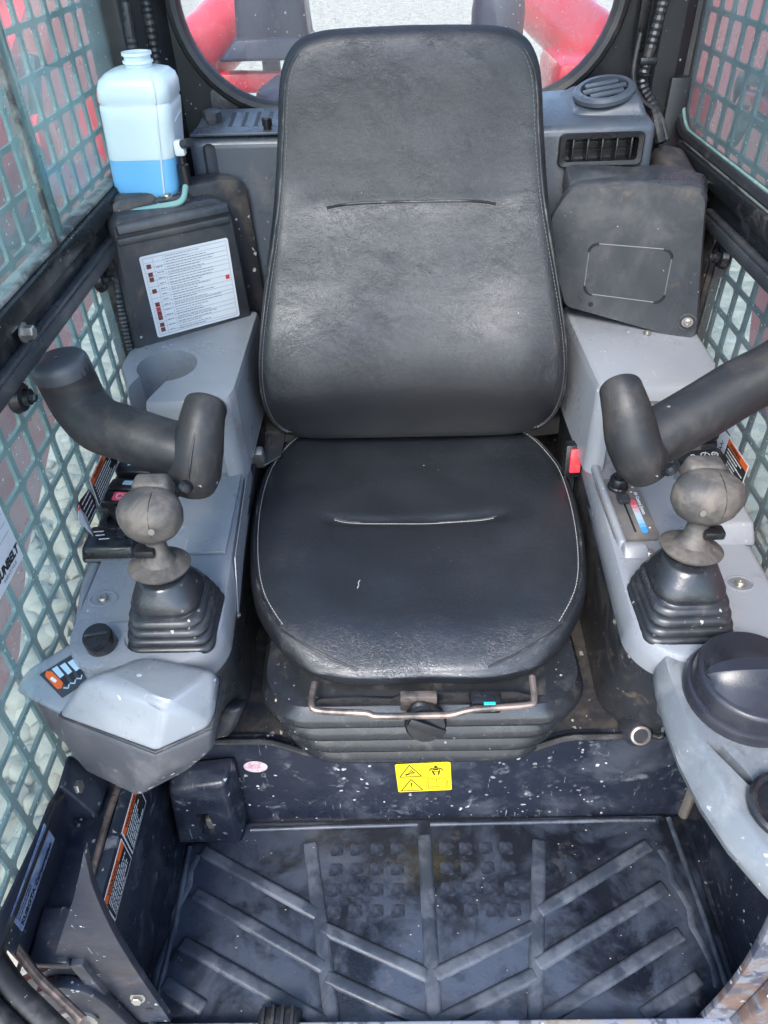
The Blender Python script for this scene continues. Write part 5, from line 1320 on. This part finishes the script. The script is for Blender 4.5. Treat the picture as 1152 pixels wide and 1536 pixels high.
obj('plate', slab([V(a, .338, b) for a, b in pl2], (0, .010, 0), .0015), NAVY2, gl)
hp = [(p.x, p.y) for p in catmull([V(a, b, 0) for a, b in [(-.520, .16), (-.497, .205), (-.468, .222), (-.440, .208), (-.425, .165), (-.418, .10), (-.412, .02)]], 5)]
obj('pivot_plate', slab([V(a, .322, b) for a, b in hp+[(-.54, .02)]], (0, .014, 0), .0015), NAVY2, gl)
hexbolt((-.474, .320, .110), (0, -1, .12), .019, .020, gl, 'pivot_bolt', mat('old_bolt', (.34, .33, .30), .5, .5, dust=((.20, .11, .06), .7, 40., .5, .7)))
hexbolt((-.392, .337, .135), (0, -1, .3), .007, .006, gl, 'rivet')
obj('drill_hole', lathe([(.006, 0), (0, .0006)], (-.388, .3375, .085), (0, -1, 0), 14), INK_SHADE, gl)
SILLM = mat('sill_paint', (.34, .37, .44), .45, dust=((.06, .07, .11), .8, 30., .52, .62), dust2=((.45, .36, .22), .6, 12., .52, .66), specks=((.8, .8, .8), 60, .2, .85), grain=(120., .4))
fs = thing('front_sill', 'pale scuffed steel sill across the very front of the footwell', 'sill', (.02, .32, 0))
obj('sill_bar', hull([V(-.40, .318, .0), V(.52, .318, .0), V(-.40, .338, .0), V(.52, .338, .0), V(-.40, .314, .036), V(.52, .314, .040), V(-.40, .337, .030), V(.52, .337, .036)], .003), SILLM, fs)
de = thing('door_edge', 'scuffed door frame edge with black rubber seal in the lower left corner', 'door', (-.48, .31, .30))
pa = [V(-.575, .405, .30), V(-.538, .375, .302), V(-.500, .335, .302), V(-.465, .305, .302), V(-.435, .285, .30), V(-.40, .262, .298)]
obj('edge_strip', tube([p+V(.004, .004, 0) for p in pa], .0055, 8, 5), RUSTBAR, de)
obj('rubber_seal', tube([p+V(-.012, -.014, .008) for p in pa], .014, 12, 5), RUBBER, de)
obj('rubber_lip', tube([p+V(-.030, -.032, .016) for p in pa], .013, 12, 5), RUBBER, de)
rings = [[p+V(-.038, -.040, .018), p+V(-.11, -.12, .020), p+V(-.11, -.12, -.02), p+V(-.038, -.040, -.02)] for p in catmull(pa, 5)]
obj('door_panel', loft(rings), RUSTY, de)

# ------------------------------------------------------------------ the machine outside the glass
la = thing('loader_arm', 'red steel loader arm outside the left window', 'loader arm', (-.86, 1.2, -.2))
# arm seen edge-on: a long red plate, underside rising to the rear
arm = [(.2, .0), (.85, .07), (.96, .08), (1.12, .21), (1.29, .285), (1.41, .345), (1.75, .45), (2.2, .50), (2.7, .60), (2.7, 1.46), (1.9, 1.087), (1.666, .98), (1.2, .80), (.2, .50)]
obj('arm_plate', slab([V(-.80, a, b) for a, b in arm], (-.10, 0, 0), .012), RED, la)
arm2 = [(1.45, .60), (1.95, .60), (2.30, 1.6), (1.95, 1.6), (1.70, 1.05), (1.45, .95)]
obj('rear_link', slab([V(-.90, a, b) for a, b in arm2], (-.08, 0, 0), .012), RED, la)
for (yy, zz, r) in ((1.72, .86, .05), (1.62, .66, .03), (1.40, .95, .022)):
    obj('pivot_pin', lathe([(r*1.3, 0), (r*1.3, .012), (r, .014), (r, .04), (r*.6, .045), (0, .045)], (-.80, yy, zz), (1, 0, .1), 24), STEEL if r < .04 else RED, la)
obj('hydraulic_hose', tube([V(-.79, 1.25, .80), V(-.77, 1.45, .74), V(-.77, 1.62, .80), V(-.78, 1.80, 1.0)], .014, 10, 6), RUBBER, la)
obj('stiffener', slab([V(-.795, 1.0, .52), V(-.795, 1.9, .80), V(-.795, 1.9, .86), V(-.795, 1.0, .57)], (-.02, 0, 0), .006), RED, la)
obj('mud_guard', box((-.85, 1.62, .70), (.06, .22, .20), .03), BLUE, la)
ra = thing('loader_arm', 'red steel loader arm with hoses outside the right window', 'loader arm', (.86, 1.3, -.2))
arm = [(.2, .0), (.9, .06), (1.15, .19), (1.42, .31), (1.58, .38), (1.66, .55), (1.85, .62), (2.3, .68), (2.8, .75), (2.8, 1.7), (1.2, 1.15), (.2, .8)]
obj('arm_plate', slab([V(.80, a, b) for a, b in arm], (.10, 0, 0), .012), RED, ra)
arm2 = [(1.50, .62), (2.1, .55), (2.5, 1.6), (1.75, 1.6), (1.60, 1.05)]
obj('rear_link', slab([V(.90, a, b) for a, b in arm2], (.08, 0, 0), .012), RED, ra)
for k in range(3):
    obj('hydraulic_hose', tube([V(.78, 1.35+.05*k, .78+.03*k), V(.72-.01*k, 1.50+.04*k, .86+.04*k), V(.70, 1.66+.04*k, .88+.03*k), V(.74, 1.82, .80+.03*k)], .016, 10, 6), RED if k == 1 else RUBBER, ra)
for (yy, zz) in ((1.62, .93), (1.74, .90), (1.56, .80)):
    obj('fitting', lathe([(.026, 0), (.026, .02), (.02, .022), (.02, .06), (0, .06)], (.79, yy, zz), (-1, 0, .2), 6), mat('pale_fitting', (.42, .52, .52), .5), ra, 25)
# rear of the machine seen through the rear window
rh = thing('engine_hood', 'red and navy engine hood rear edge seen through the rear window', 'hood', (0, 2.1, .6))
obj('hood_top', hull([V(-.55, 1.62, .80), V(.55, 1.62, .80), V(-.55, 2.05, .86), V(.55, 2.05, .86), V(-.55, 1.62, .6), V(.55, 1.62, .6), V(-.55, 2.05, .6), V(.55, 2.05, .6)], .02, 3), BLUE, rh)
obj('hood_lip', box((-.40, 2.04, .905), (.36, .05, .045), .012), RED, rh)
obj('side_block', box((.44, 1.95, .90), (.22, .25, .12), .02), RED, rh)
obj('hood_dome', lathe([(.11, -.10), (.11, .0), (.09, .05), (.05, .075), (0, .08)], (-.235, 1.85, .87), (0, 0, 1), 30), BLUE, rh)
bx_ = thing('work_light', 'dark box shaped work light on a stalk behind the rear window', 'work light', (-.30, 2.0, .85))
obj('light_box', hull([V(-.385, 2.0, .985), V(-.215, 2.0, .985), V(-.365, 2.0, 1.25), V(-.235, 2.0, 1.25), V(-.385, 2.14, .985), V(-.215, 2.14, .985), V(-.365, 2.14, 1.25), V(-.235, 2.14, 1.25)], .012, 3), BLUE, bx_)
obj('light_skirt', hull([V(-.43, 1.98, .955), V(-.20, 1.98, .955), V(-.43, 2.15, .955), V(-.20, 2.15, .955), V(-.385, 1.99, 1.0), V(-.215, 1.99, 1.0), V(-.385, 2.14, 1.0), V(-.215, 2.14, 1.0)], .008, 3), BLUE, bx_)
obj('stalk', lathe([(.022, -.12), (.022, .06)], (-.315, 2.05, .93), (0, 0, 1), 14), BLUE, bx_)
em = thing('exhaust_stack', 'dark blue rounded exhaust stack behind the rear window', 'exhaust', (.215, 2.0, .8))
obj('stack', lathe([(.052, -.1), (.058, .10), (.060, .20), (.052, .26), (.03, .30), (0, .31)], (.215, 2.0, .84), (0, 0, 1), 28), BLUE, em)
for sx in (-1, 1):
    p = [V(sx*.62-.02, 1.75, .86), V(sx*.44-.02, 2.15, .98), V(sx*.28-.02, 2.5, 1.14), V(sx*.2-.02, 2.8, 1.35)]
    t = thing('arm_crossbar', ('left' if sx < 0 else 'right')+' red tubular arm brace slanting behind the rear window', 'brace', p[0])
    obj('tube', tube(p, .075, 20, 5), RED, t)
    obj('upright_plate', box((sx*.53-.02, 1.86, .97), (.08, .05, .30), .01), RED, t)
